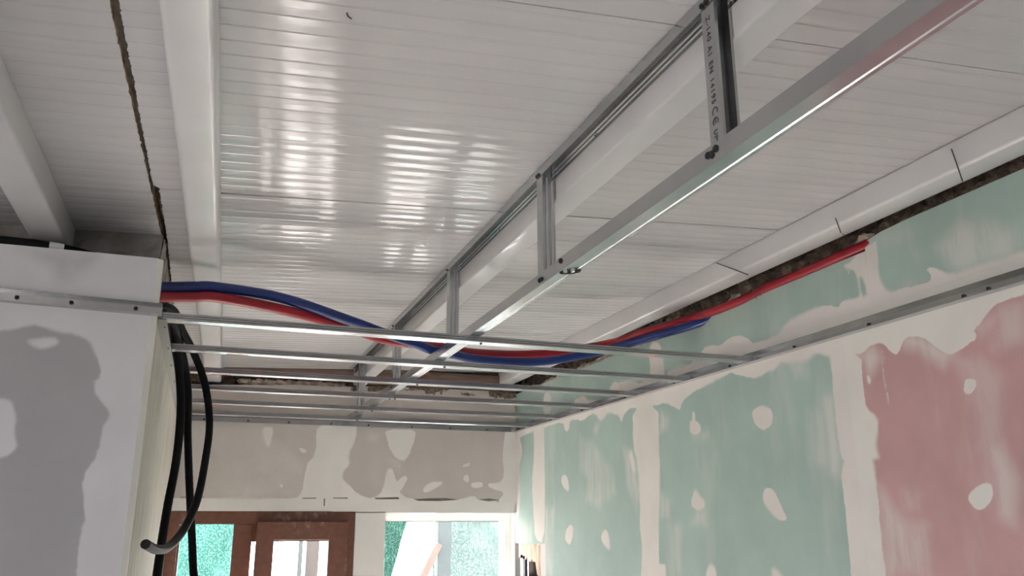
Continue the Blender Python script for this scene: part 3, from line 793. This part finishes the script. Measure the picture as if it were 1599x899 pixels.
# ---- back door (brown frame, fixed light, sliding leaf)
door = struct(MB().box(-0.150, 0.781, 4.640, 4.72, 0.003, 0.067).box(-0.150, -0.097, 4.640, 4.72, -H, 0.003).box(0.745, 0.781, 4.640, 4.72, -H, 0.003).build('door_1', M['brown'], bevel=0.003))
fx = MB().box(-0.097, -0.088, 4.655, 4.70, -H, 0.0).box(0.165, 0.258, 4.665, 4.70, -H, 0.003).box(-0.09, 0.168, 4.665, 4.70, -1.02, -0.86).box(-0.09, 0.168, 4.665, 4.70, -0.53, -0.50).build('fixed_stile', M['brown'], door, bevel=0.003)
MB().box(-0.09, 0.168, 4.680, 4.686, -H, 0.003).build('glass_pane', M['glass'], fx)
lf = MB().box(0.277, 0.364, 4.600, 4.652, -H + 0.02, 0.013).box(0.642, 0.742, 4.600, 4.652, -H + 0.02, 0.013).box(0.364, 0.642, 4.600, 4.652, -0.077, 0.013).box(0.364, 0.642, 4.600, 4.652, -H + 0.02, -H + 0.12).box(0.364, 0.642, 4.602, 4.650, -1.02, -0.86).box(0.364, 0.642, 4.612, 4.640, -0.53, -0.50).build('sliding_leaf', M['brown'], door, bevel=0.004)
MB().box(0.362, 0.644, 4.624, 4.630, -H + 0.1, -0.075).build('glass_pane', M['glass'], lf)
MB().box(0.382, 0.386, 4.612, 4.622, -H + 0.1, -0.077).build('glazing_bead', M['brown'], lf)
MB().box(0.258, 0.745, 4.690, 4.715, -0.085, 0.003).build('rear_rail', M['brown'], door)

# ---- back window (white frame set in the plastered opening)
win = struct(MB().box(0.945, 1.702, 4.738, 4.80, 0.018, 0.060).box(0.945, 0.966, 4.738, 4.80, -0.40, 0.018).box(1.652, 1.702, 4.738, 4.80, -0.40, 0.018).box(0.966, 1.652, 4.738, 4.80, -0.40, -0.35).build('window_1', M['white_frame'], bevel=0.004))
MB().box(0.945, 1.702, 4.722, 4.745, 0.038, 0.0598).box(1.660, 1.702, 4.722, 4.745, -0.40, 0.038).build('frame_lip', M['white_frame'], win, bevel=0.003)
MB().box(0.964, 1.654, 4.765, 4.771, -0.352, 0.020).build('glass_pane', M['glass'], win)
struct(MB().box(0.945, 1.7025, YB + 0.001, 4.738, 0.0605, 0.0664).box(1.7005, 1.7028, 4.66, 4.738, -0.40, 0.0605).build('trim_1', M['bead']))

# ---- small opening in the right wall beside the corner
rec = struct(MB().box(1.86, 1.868, 4.262, 4.95, -H, -0.104).box(1.72, 1.868, 4.262, 4.266, -H, -0.104).build('niche_lining', M['shade_lining']))  # dark lining sheets, the shade of the opening painted as colour
hb = MB()
r = np.random.default_rng(4)
ys = np.linspace(4.27, 4.625, 15)
low = [-0.168 - 0.03 * float(r.random()) - (0.10 if y < 4.36 else 0.0) * float(0.6 + 0.4 * r.random()) for y in ys]
outl = [(4.27, -0.1055)] + [(float(y), l) for y, l in zip(ys, low)] + [(4.625, -0.1055)]
hb.prism(outl, 'X', 1.712, 1.79)
hb.build('torn_lintel', M['wood_pale'], rec)
MB().box(1.715, 1.73, 4.27, 4.34, -H, -0.20).build('jamb_board', M['wood_pale'], rec)
MB().box(1.712, 1.76, 4.565, 4.60, -H, -0.165).build('jamb_rail', M['zinc'], rec)
MB().box(1.712, 1.80, 4.53, 4.562, -H, -0.17).build('jamb_rail', M['pvc_dark'], rec)
MB().box(1.714, 1.80, 4.478, 4.492, -H, -0.17).build('jamb_rail', M['zinc'], rec)
MB().box(1.722, 1.80, 4.495, 4.528, -H, -0.17).build('jamb_rail', M['zinc'], rec)

# ================================================================== THINGS
# ---- white steel roof beams: rounded box sections
def rbox(x0, x1, z0, z1, r=0.012, k=4):
    pts = []
    for cx, cz, a0 in ((x1 - r, z1 - r, 0), (x0 + r, z1 - r, 90), (x0 + r, z0 + r, 180), (x1 - r, z0 + r, 270)):
        for i in range(k + 1):
            a = math.radians(a0 + 90 * i / k)
            pts.append((cx + r * math.cos(a), cz + r * math.sin(a)))
    return pts


def beam(x0, x1, z0, z1, ya, yb, label, dx=0.0, r=0.012):
    root = (x0, ya, z0)
    m = MB()
    m.prism(rbox(x0, x1, z0, z1, r), 'Y', ya, yb, smooth=True, shift=(dx, 0))
    o = m.build('roof_beam', M['beam'], root=root)
    md = o.modifiers.new('edge', 'EDGE_SPLIT'); md.split_angle = math.radians(50)
    return tag(o, label, 'beam', 'white roof beams')


G_B = 'white roof beams'
beam(-0.486, -0.402, 0.720, 0.797, -5.38, 2.47, 'white roof beam ending above the grey wall block, over the black pipe', r=0.007)
beam(-0.2856, -0.2066, 0.730, 0.806, -5.38, 4.66, 'white roof beam running overhead past the brown gap to the blue and red conduits', dx=0.2436, r=0.011)
beam(0.737, 0.805, 0.750, 0.842, -5.38, 4.66, 'white roof beam with the galvanised upper track screwed along its side', r=0.006)
beam(1.600, 1.682, 0.800, 0.876, -5.38, 4.66, 'white roof beam along the green wall above the red pipe and brown recess', r=0.009)


# ---- galvanised tracks on the walls
zinc = M['zinc']
TH = 0.0012


def track_right():
    pts = [(XW - 0.0275, ZD + 0.0025), (XW - 0.0275, ZD), (XW - 0.0015, ZD), (XW - 0.0015, ZD + 0.030), (XW - 0.026, ZD + 0.030)]
    root = (XW - 0.014, -2.6, ZD)
    e = MB().prism(sheet(pts, TH), 'Y', -2.6, 4.634).build('wall_track', zinc, root=root)
    tag(e, 'galvanised perimeter track screwed along the green and pink wall', 'track', 'perimeter tracks')
    for y in (1.13, 1.392, 1.462, 1.78, 2.10, 2.45, 2.83, 3.25, 3.7, 4.1, 0.8, 0.4, 4.5):
        screw(e, (XW - 0.003, y, ZD + 0.013), '-X', 1.0, root)
    return e


track_right()
pts = [(YB - 0.026, ZD + 0.0025), (YB - 0.026, ZD), (YB - 0.0015, ZD), (YB - 0.0015, ZD + 0.030), (YB - 0.024, ZD + 0.030)]
root = (-0.15, YB - 0.014, ZD)
e = MB().prism(sheet(pts, TH), 'X', -0.13, XW - 0.03).build('wall_track', zinc, root=root)
tag(e, 'galvanised perimeter track along the back wall above door and window', 'track', 'perimeter tracks')
for x in (-0.03, 0.19, 0.40, 0.625, 0.83, 1.075, 1.30, 1.52):
    screw(e, (x, YB - 0.0035, ZD + 0.010), '-Y', 1.0, root)

root = (-0.15, 2.3, ZD)
pts = [(-0.1325, ZD + 0.0025), (-0.1325, ZD), (-0.1565, ZD), (-0.1565, ZD + 0.030), (-0.134, ZD + 0.030)]
e = MB().prism(sheet(pts, TH), 'Y', 2.305, 4.606).build('wall_track', zinc, root=root)
tag(e, 'short galvanised perimeter track on the cream reveal beside the black hoses', 'track', 'perimeter tracks')
for y in (2.40, 2.70, 3.0, 3.35, 3.75, 4.2):
    screw(e, (-0.140, y, ZD), '-Z', 0.5, root)

root = (-0.150, FY(-0.15), ZD)
m = MB()
pr_ = sheet([(-0.027, ZD + 0.002), (-0.027, ZD), (-0.0015, ZD), (-0.0015, ZD + 0.030), (-0.024, ZD + 0.030)], TH)
vs = []
for x in (X_IN + 0.01, -0.143):
    vs += [(x, FY(x) + a, b) for a, b in pr_]
n = len(pr_)
m.add(vs, [(i, (i + 1) % n, (i + 1) % n + n, i + n) for i in range(n)] + [tuple(range(n)), tuple(range(n, 2 * n))])
e = m.build('wall_track', zinc, root=root)
tag(e, 'galvanised perimeter track across the face of the grey wall block', 'track', 'perimeter tracks')
for x in (-0.205, -0.352, -0.47, -0.6, -0.9, -1.3, -1.8, -2.4):
    screw(e, (x, FY(x) - 0.0035, ZD + 0.015), '-Y', 1.0, root)

# ---- furring channels of the new ceiling
CH_Y = (2.304, 2.714, 3.109, 3.515, 3.930, 4.336)
CH_L = ('galvanised ceiling channel, first of the six, starting at the grey wall block corner',
        'galvanised ceiling channel, second from the grey wall block, passing in front of the black hoses',
        'galvanised ceiling channel, third from the grey wall block, just behind the black hoses',
        'galvanised ceiling channel, fourth from the grey wall block, below the brown mortar band',
        'galvanised ceiling channel, fifth from the grey wall block, one from the back',
        'galvanised ceiling channel, last of the six, beside the back wall track')
PRX = ((1.305, 1.350), (0.03, 0.095), (-0.012, 0.055), (-0.012, 0.055), (-0.02, 0.045), None)


def channel(i, y, first=None):
    root = (-0.13, y, ZD + 0.0018)
    if first is None:
        z = ZD + 0.0018
        half = [(0.007, z + 0.0168), (0.0, z + 0.0175), (0.0, z + 0.0122), (0.0035, z + 0.0112), (0.0035, z + 0.0098), (0.0, z + 0.0088), (0.0, z + 0.0062), (0.0035, z + 0.0052), (0.0035, z + 0.004), (0.0, z + 0.003), (0.0, z), (0.013, z), (0.0155, z + 0.0014), (0.018, z)]
        w = 0.047
        prof = [(y + a, b) for a, b in half] + [(y + w - a, b) for a, b in half[::-1]]
        e = MB().prism(sheet(prof, 0.0008), 'X', -0.148, XW - 0.006).build('ceiling_channel', zinc, root=root)
    else:
        e = first.copy(); COL.objects.link(e); e.location = root
    tag(e, CH_L[i], 'ceiling channel', 'ceiling channels')
    screw(e, (0.742 if i < 4 else 0.72, y + 0.020, root[2]), '-Z', 0.9, root)
    if i >= 3:
        screw(e, (0.722, y + 0.036, root[2]), '-Z', 0.8, root)
    if PRX[i]:
        a, b = PRX[i]
        MB().box(a, b, y + 0.022, y + 0.034, root[2] - 0.0003, root[2] - 0.00005).build('red_marking', M['redprint'], e, root)
    return e


ch0 = None
for i, y in enumerate(CH_Y):
    c_ = channel(i, y, ch0)
    ch0 = ch0 or c_

# ---- lower runner (two overlapping lengths) and the track on the beam
def ribbed_U(x0, x1, z0, h, n=2):
    """U open upwards: left flange, ribbed bottom, right flange"""
    w = x1 - x0
    pts = [(x0, z0 + h), (x0, z0), (x0 + 0.10 * w, z0), (x0 + 0.16 * w, z0 + 0.0016), (x0 + 0.78 * w, z0 + 0.0016), (x0 + 0.84 * w, z0), (x1, z0), (x1, z0 + h)]
    return sheet(pts, -0.0012)


root = (0.70, -3.2, 0.5385)
r1 = MB().prism(ribbed_U(0.6985, 0.7365, 0.5375, 0.0315), 'Y', -3.2, 1.632).build('main_runner', zinc, root=root)
tag(r1, 'galvanised main runner, the nearer length, reaching to the black splice hardware', 'runner', 'main runners')
root2 = (0.70, 1.56, 0.5385)
r2 = MB().prism(ribbed_U(0.7005, 0.7345, 0.5392, 0.0285), 'Y', 1.56, 4.60).build('main_runner', zinc, root=root2)
tag(r2, 'galvanised main runner, the farther length, carrying the ceiling channels towards the back wall', 'runner', 'main runners')
for y, z in ((1.012, 0.553), (1.745, 0.0), (1.61, 0.560)):
    if z: screw(r1, (0.6985, y, z), '-X', 1.25, root)
screw(r1, (0.6985, 1.022, 0.556), '-X', 1.2, root); screw(r1, (0.6985, 1.000, 0.558), '-X', 1.2, root)
for y in (1.742, 1.728, 2.56, 3.42, 4.27):
    screw(r2, (0.7005, y, 0.551), '-X', 1.1 if y < 2 else 0.8, root2)
for x, y in ((0.704, 1.622), (0.718, 1.612), (0.731, 1.600), (0.7335, 1.592)):
    screw(r1, (x, y, 0.5375), '-Z', 0.95, root)
MB().tube([(0.702, 1.620, 0.5340), (0.712, 1.618, 0.5315), (0.722, 1.608, 0.5325), (0.735, 1.592, 0.5335)], 0.0016, 6).build('wire_clip', M['screw'], r1, root)

zt = 0.8365
pts = [(0.7005, 0.8135), (0.7005, zt), (0.706, zt), (0.708, zt - 0.0015), (0.725, zt - 0.0015), (0.727, zt), (0.7362, zt), (0.7362, 0.834), (0.7335, 0.832), (0.7335, 0.829), (0.7362, 0.827), (0.7362, 0.823), (0.7335, 0.821), (0.7335, 0.818), (0.7362, 0.816), (0.7362, 0.8085)]
root = (0.7005, -3.2, 0.8135)
ut = MB().prism(sheet(pts, -0.0011), 'Y', -3.2, 4.60).build('beam_track', zinc, root=root)
tag(ut, 'galvanised upper track fixed along the side of the white beam, holding the hangers', 'track')
for y in (1.000, 1.012, 1.742, 1.752, 2.575, 3.44, 4.27):
    screw(ut, (0.7003, y, 0.8195), '-X', 1.0 if y < 2 else 0.8, root)
for y in (1.49, 2.13):
    screw(ut, (0.7335, y, 0.8135), '-X', 0.5, root)
MB().box(0.7155, 0.7175, 1.700, 1.702, 0.80, 0.842).build('screw_tip', M['screw'], ut, root)

# ---- hangers between the upper track and the runner
HG = ((0.982, 'printed galvanised hanger stud with black lettering, nearest the camera'),
      (1.722, 'galvanised hanger stud standing over the black splice hardware of the runner'),
      (2.539, 'galvanised hanger stud just before the blue and red conduits cross the runner'),
      (3.400, 'galvanised hanger stud with a stamped slot, behind the crossing conduits'),
      (4.240, 'galvanised hanger stud with a stamped slot, farthest back near the mortar band'))
for i, (y, lab) in enumerate(HG):
    root = (0.7015, y, 0.5415)
    x0, x1 = 0.7018, 0.7338
    d = 0.036
    pts = [(x0 + 0.004, y + d), (x0, y + d), (x0, y), (x0 + 0.006, y), (x0 + 0.008, y + 0.002), (x0 + 0.011, y + 0.002), (x0 + 0.013, y), (x1 - 0.013, y), (x1 - 0.011, y + 0.002), (x1 - 0.008, y + 0.002), (x1 - 0.006, y), (x1, y), (x1, y + d), (x1 - 0.004, y + d)]
    if i < 1:
        yb_ = y + d
        pts = [(x0 + 0.005, y), (x0, y), (x0, yb_), (x0 + 0.007, yb_), (x0 + 0.009, yb_ - 0.005), (x0 + 0.0125, yb_ - 0.005), (x0 + 0.0145, yb_), (x1 - 0.0145, yb_), (x1 - 0.0125, yb_ - 0.005), (x1 - 0.009, yb_ - 0.005), (x1 - 0.007, yb_), (x1, yb_), (x1, y), (x1 - 0.005, y)]
    o = MB().prism(sheet(pts, 0.0007 if i >= 1 else -0.0007), 'Z', 0.5415, 0.835).build('hanger_stud', zinc, root=root)
    tag(o, lab, 'hanger', 'hanger studs')
    if i >= 3:
        zc = 0.635 if i == 3 else 0.60
        xc = (x0 + x1) / 2
        loop = [(xc + 0.0075 * math.cos(a), y - 0.0006, zc + (0.028 if math.sin(a) > 0 else -0.028) + 0.0075 * math.sin(a)) for a in np.linspace(0, 2 * math.pi, 17)]
        MB().tube(loop, 0.0011, 5, caps=False).build('stamped_slot', M['bead'], o, root)
    if i == 0:
        cu = bpy.data.curves.new('printed_text', 'FONT')
        cu.body = 'Z-140 A1 EN 14195'
        cu.size = 0.0158
        cu.space_character = 1.22
        cu.extrude = 0.00008
        cu2 = bpy.data.curves.new('printed_mark', 'FONT')
        cu2.body = 'UP*'
        cu2.size = 0.0135
        cu2.space_character = 1.1
        cu2.extrude = 0.00008
        R_ = Matrix(((0, 0, -1), (0, -1, 0), (-1, 0, 0))).to_4x4()
        for cc, zz in ((cu, 0.7945), (cu2, 0.5925)):
            tmp = bpy.data.objects.new('tmp', cc)
            COL.objects.link(tmp)
            me = bpy.data.meshes.new_from_object(tmp.evaluated_get(bpy.context.evaluated_depsgraph_get()))
            bpy.data.objects.remove(tmp)
            me.materials.clear(); me.materials.append(M['ink'])
            to = bpy.data.objects.new('printed_text', me)
            COL.objects.link(to)
            to.parent = o
            to.matrix_local = Matrix.Translation((x0 - 0.0003 - root[0], y + 0.0245 - root[1], zz - root[2])) @ R_
        # the rounded CE mark: two open arcs and a bar
        ce = MB()
        for zc, bar in ((0.6225, False), (0.6050, True)):
            ra, rb = 0.0076, 0.0057
            an = np.linspace(math.radians(55), math.radians(305), 15)
            # reading direction is -z, letter tops point to -y
            f = lambda rr, a: (x0 - 0.0003, y + 0.0180 - rr * math.sin(a), zc - rr * math.cos(a))
            vs = [f(ra, a) for a in an] + [f(rb, a) for a in an]
            n = len(an)
            ce.add(vs, [(k, k + 1, n + k + 1, n + k) for k in range(n - 1)])
            if bar:
                ce.add([(x0 - 0.0003, y + 0.0170, zc + 0.0058), (x0 - 0.0003, y + 0.0190, zc + 0.0058), (x0 - 0.0003, y + 0.0190, zc - 0.003), (x0 - 0.0003, y + 0.0170, zc - 0.003)], [(0, 1, 2, 3)])
        ce.build('printed_mark', M['ink'], o, root)

# ---- blue and red conduits
def conduit(name, path, r, mat, label, cat, ridge=0.0016, period=0.0064, seg=12, group=None):
    root = tuple(path[0])
    o = MB().tube(path, r, seg, ridge, period).build(name, mat, root=root, fix=False)
    return tag(o, label, cat, group)


conduit('corrugated_conduit', [(-0.30, 2.425, 0.634), (-0.235, 2.43, 0.636), (-0.167, 2.46, 0.645), (-0.084, 2.50, 0.665), (-0.015, 2.52, 0.6755), (0.175, 2.58, 0.675), (0.389, 2.68, 0.649), (0.53, 2.74, 0.625), (0.649, 2.77, 0.602), (0.715, 2.80, 0.590), (0.786, 2.82, 0.5865), (0.878, 2.84, 0.5775), (1.036, 2.86, 0.580), (1.168, 2.87, 0.592), (1.301, 2.87, 0.620), (1.434, 2.86, 0.654), (1.543, 2.80, 0.686), (1.640, 2.70, 0.711), (1.705, 2.60, 0.730), (1.735, 2.42, 0.75), (1.738, 2.1, 0.752), (1.738, 1.70, 0.754)],
        0.0155, M['blue'], 'blue corrugated conduit sagging across the room from the grey wall block', 'conduit', group='corrugated conduits')
rd = conduit('corrugated_conduit', [(-0.30, 2.425, 0.600), (-0.235, 2.43, 0.604), (-0.164, 2.46, 0.6180), (-0.082, 2.50, 0.6350), (-0.012, 2.515, 0.6440), (0.177, 2.58, 0.639), (0.393, 2.73, 0.636), (0.538, 2.82, 0.622), (0.661, 2.84, 0.616), (0.798, 2.87, 0.616), (0.889, 2.89, 0.610), (1.051, 2.91, 0.617), (1.189, 2.92, 0.633), (1.316, 2.90, 0.653), (1.469, 2.86, 0.686), (1.55, 2.80, 0.714), (1.668, 2.72, 0.748), (1.698, 2.50, 0.748), (1.706, 2.36, 0.748), (1.708, 2.215, 0.755), (1.709, 1.968, 0.757), (1.710, 1.828, 0.760), (1.716, 1.757, 0.762), (1.735, 1.66, 0.765), (1.738, 1.4, 0.768)],
             0.0150, M['red'], 'red corrugated conduit rising from the sag into the recess above the green wall', 'conduit', group='corrugated conduits')
rd.data.materials[0] = M['red']

# wire ties round the red conduit
def tie(path, label, r=0.0011):
    root = path[0]
    o = MB().tube(path, r, 6).build('wire_tie', M['wire'], root=root, fix=False)
    tag(o, label, 'wire', 'wires in the recess')


def loop(y, x, z, r=0.0185):
    return [(x + r * math.cos(a), y + 0.004 * math.sin(2 * a), z + r * math.sin(a)) for a in np.linspace(-0.3, 2 * math.pi - 0.5, 20)]


tie(loop(1.848, 1.716, 0.7595), 'wire tie wrapped round the upper end of the red conduit', 0.002)
tie(loop(2.245, 1.7135, 0.7485), 'thin wire tie on the red conduit beside the splintered beam edge', 0.0016)
tie([(1.69, 2.23, 0.815)] + [(1.682, 2.245, 0.80), (1.676, 2.255, 0.775), (1.686, 2.262, 0.745), (1.696, 2.262, 0.728)], 'thin curved wire hanging down in front of the red conduit', 0.0009)
tie(loop(2.565, 1.694, 0.7475), 'wire tie round the red conduit where it leaves the blue one', 0.0016)

# nails and splinters in the beam by the wall
def nail(a, b, label, r=0.0015):
    root = a
    m = MB().tube([a, tuple((Vector(a) + Vector(b)) / 2), b], r, 6)
    tag(m.build('nail', M['wire'], root=root, fix=False), label, 'nail', 'nails below the wall beam')


nail((1.597, 1.344, 0.854), (1.599, 1.330, 0.766), 'long dark nail standing against the white beam above the upper green board')
nail((1.597, 1.747, 0.823), (1.599, 1.735, 0.775), 'short dark nail on the white beam above the end of the red conduit')
nail((1.597, 2.334, 0.866), (1.598, 2.165, 0.776), 'thin rod lying slantwise across the white beam edge', 0.0018)
nail((1.600, 1.730, 0.770), (1.697, 1.80, 0.782), 'thin wire running down from the short nail to the red conduit', 0.001)

# ---- black hoses
BH = 'black hoses hanging through the ceiling frame'
conduit('black_hose', [(-0.30, 2.410, 0.568), (-0.225, 2.44, 0.572), (-0.160, 2.55, 0.600), (-0.131, 2.75, 0.575), (-0.104, 2.84, 0.454), (-0.090, 2.87, 0.335), (-0.089, 2.87, 0.194), (-0.099, 2.85, 0.056), (-0.103, 2.80, -0.057), (-0.104, 2.75, -0.143), (-0.104, 2.68, -0.30), (-0.10, 2.60, -0.6), (-0.09, 2.55, -1.0), (-0.085, 2.52, -1.5), (-0.08, 2.5, -1.965)], 0.0128, M['black'], 'black hose hanging closest to the cream reveal, straight down past the door frame', 'hose', 0.0003, 0.02, 10, BH)
conduit('black_hose', [(-0.30, 2.448, 0.546), (-0.215, 2.462, 0.560), (-0.140, 2.62, 0.590), (-0.116, 2.80, 0.565), (-0.080, 2.92, 0.442), (-0.064, 2.95, 0.281), (-0.043, 2.95, 0.118), (-0.020, 2.95, -0.041), (-0.003, 2.90, -0.153), (0.017, 2.85, -0.189), (0.05, 2.80, -0.35), (0.06, 2.76, -0.7), (0.05, 2.75, -1.2), (0.05, 2.75, -1.965)], 0.0120, M['black'], 'middle black hose ending in front of the green lit door pane', 'hose', 0.0003, 0.02, 10, BH)
conduit('black_hose', [(-0.30, 2.452, 0.585), (-0.20, 2.475, 0.598), (-0.137, 2.62, 0.622), (-0.107, 2.76, 0.588), (-0.071, 2.84, 0.539), (-0.027, 2.89, 0.445), (-0.001, 2.90, 0.320), (-0.003, 2.88, 0.196), (-0.015, 2.80, 0.074), (-0.042, 2.70, -0.010), (-0.074, 2.57, -0.057), (-0.099, 2.43, -0.061), (-0.121, 2.30, -0.045)], 0.0120, M['black'], 'black hose with a loose end curling back in front of the cream reveal', 'hose', 0.0003, 0.02, 10, BH)
pipe = conduit('black_pipe', [(-2.0, 2.30, 0.676), (-1.2, 2.29, 0.681), (-0.70, 2.295, 0.686), (-0.50, 2.305, 0.690), (-0.40, 2.325, 0.690), (-0.325, 2.355, 0.684), (-0.275, 2.385, 0.680)], 0.0135, M['black'], 'black pipe lying along the top of the grey wall block', 'pipe', 0.0003, 0.02)
root = (-2.0, 2.30, 0.676)
MB().tube([(-0.432, 2.3165, 0.6905), (-0.415, 2.3205, 0.6905), (-0.400, 2.325, 0.690)], 0.0143, 12).build('paper_sticker', M['paper'], pipe, root, fix=False)
tag(MB().tube([(0.152, 1.223, roof(0.152)), (0.154, 1.220, roof(0.15) - 0.008), (0.160, 1.218, roof(0.15) - 0.013)], 0.0012, 6).build('wire_hook', M['wire'], root=(0.152, 1.223, roof(0.152)), fix=False), 'tiny dark wire hook sticking out of the white roof panel', 'hook')

# ---- outdoors, seen through door and window
def net(poly_fn, nu, nw, mat, label, amp, seed, base):
    r = np.random.default_rng(seed)
    ph = r.random(6) * 6.28
    vs = []
    for i in range(nu + 1):
        for j in range(nw + 1):
            x, z = poly_fn(i / nu, j / nw)
            y = base + amp * (math.sin(9 * x + 5 * z + ph[0]) + 0.6 * math.sin(17 * x - 8 * z + ph[1]) + 0.4 * math.sin(31 * x + 20 * z + ph[2]))
            vs.append((x, y, z))
    fs = [(i * (nw + 1) + j, (i + 1) * (nw + 1) + j, (i + 1) * (nw + 1) + j + 1, i * (nw + 1) + j + 1) for i in range(nu) for j in range(nw)]
    o = MB().add(vs, fs, 0, True).build('shade_net', mat, root=(vs[0][0], base, vs[0][2]), fix=False)
    md = o.modifiers.new('cloth', 'SOLIDIFY'); md.thickness = 0.003
    return tag(o, label, 'net', 'green shade nets outside')


ZG = -H - 0.15
net(lambda u, w: (-1.6 + 1.86 * u, ZG + (0.45 - ZG) * w), 60, 60, M['net'], 'green shade net hanging in folds behind the fixed door pane', 0.035, 1, 6.2)
net(lambda u, w: (1.235 + (0.06 + 0.23 * max(0, (w - 0.68) / 0.32)) * u, ZG + (0.45 - ZG) * w), 14, 60, M['net_dark'], 'darker green strip of shade net at the edge of the white framed window', 0.02, 2, 6.1)
net(lambda u, w: (1.66 + 1.5 * u, ZG + (0.5 - ZG) * w), 50, 60, M['net_pale'], 'pale sunlit shade net beyond the grey post in the white framed window', 0.03, 3, 6.3)


def post(x0, x1, y, z1, mat, name, label, cat):
    m = MB().box(x0, x1, y, y + (x1 - x0), ZG, z1)
    return tag(m.build(name, mat, root=(x0, y, ZG), bevel=0.006), label, cat)


post(1.588, 1.685, 5.92, 0.7, M['post_grey'], 'steel_post', 'grey steel post outside the white framed window', 'post')
post(0.640, 0.668, 6.0, 0.6, M['post_grey'], 'thin_post', 'thin grey post seen through the pane of the brown sliding leaf', 'post')
post(0.705, 0.790, 6.1, 0.6, M['post_brown'], 'timber_post', 'weathered brown post seen through the pane of the brown sliding leaf', 'post')
sl = MB()
a, b = Vector((0.585, 5.85, -2.10)), Vector((1.580, 5.88, -0.13))
ax_ = (b - a).normalized(); sd = ax_.cross(Vector((0, 1, 0))).normalized() * 0.024; dp = Vector((0, 0.02, 0))
vs = [a - sd - dp, a + sd - dp, a + sd + dp, a - sd + dp, b - sd - dp, b + sd - dp, b + sd + dp, b - sd + dp]
sl.add(vs, [(0, 3, 2, 1), (4, 5, 6, 7), (0, 1, 5, 4), (1, 2, 6, 5), (2, 3, 7, 6), (3, 0, 4, 7)])
tag(sl.build('leaning_timber', M['slat'], root=tuple(a), bevel=0.003), 'reddish timber leaning against the grey post outside the window', 'timber')

# ------------------------------------------------------------------ put the floor at z = 0
for o in list(scene.objects):
    if o.parent is None:
        if o is cam_o:
            o.matrix_world = Matrix.Translation((0, 0, H)) @ o.matrix_world
        else:
            o.location.z += H
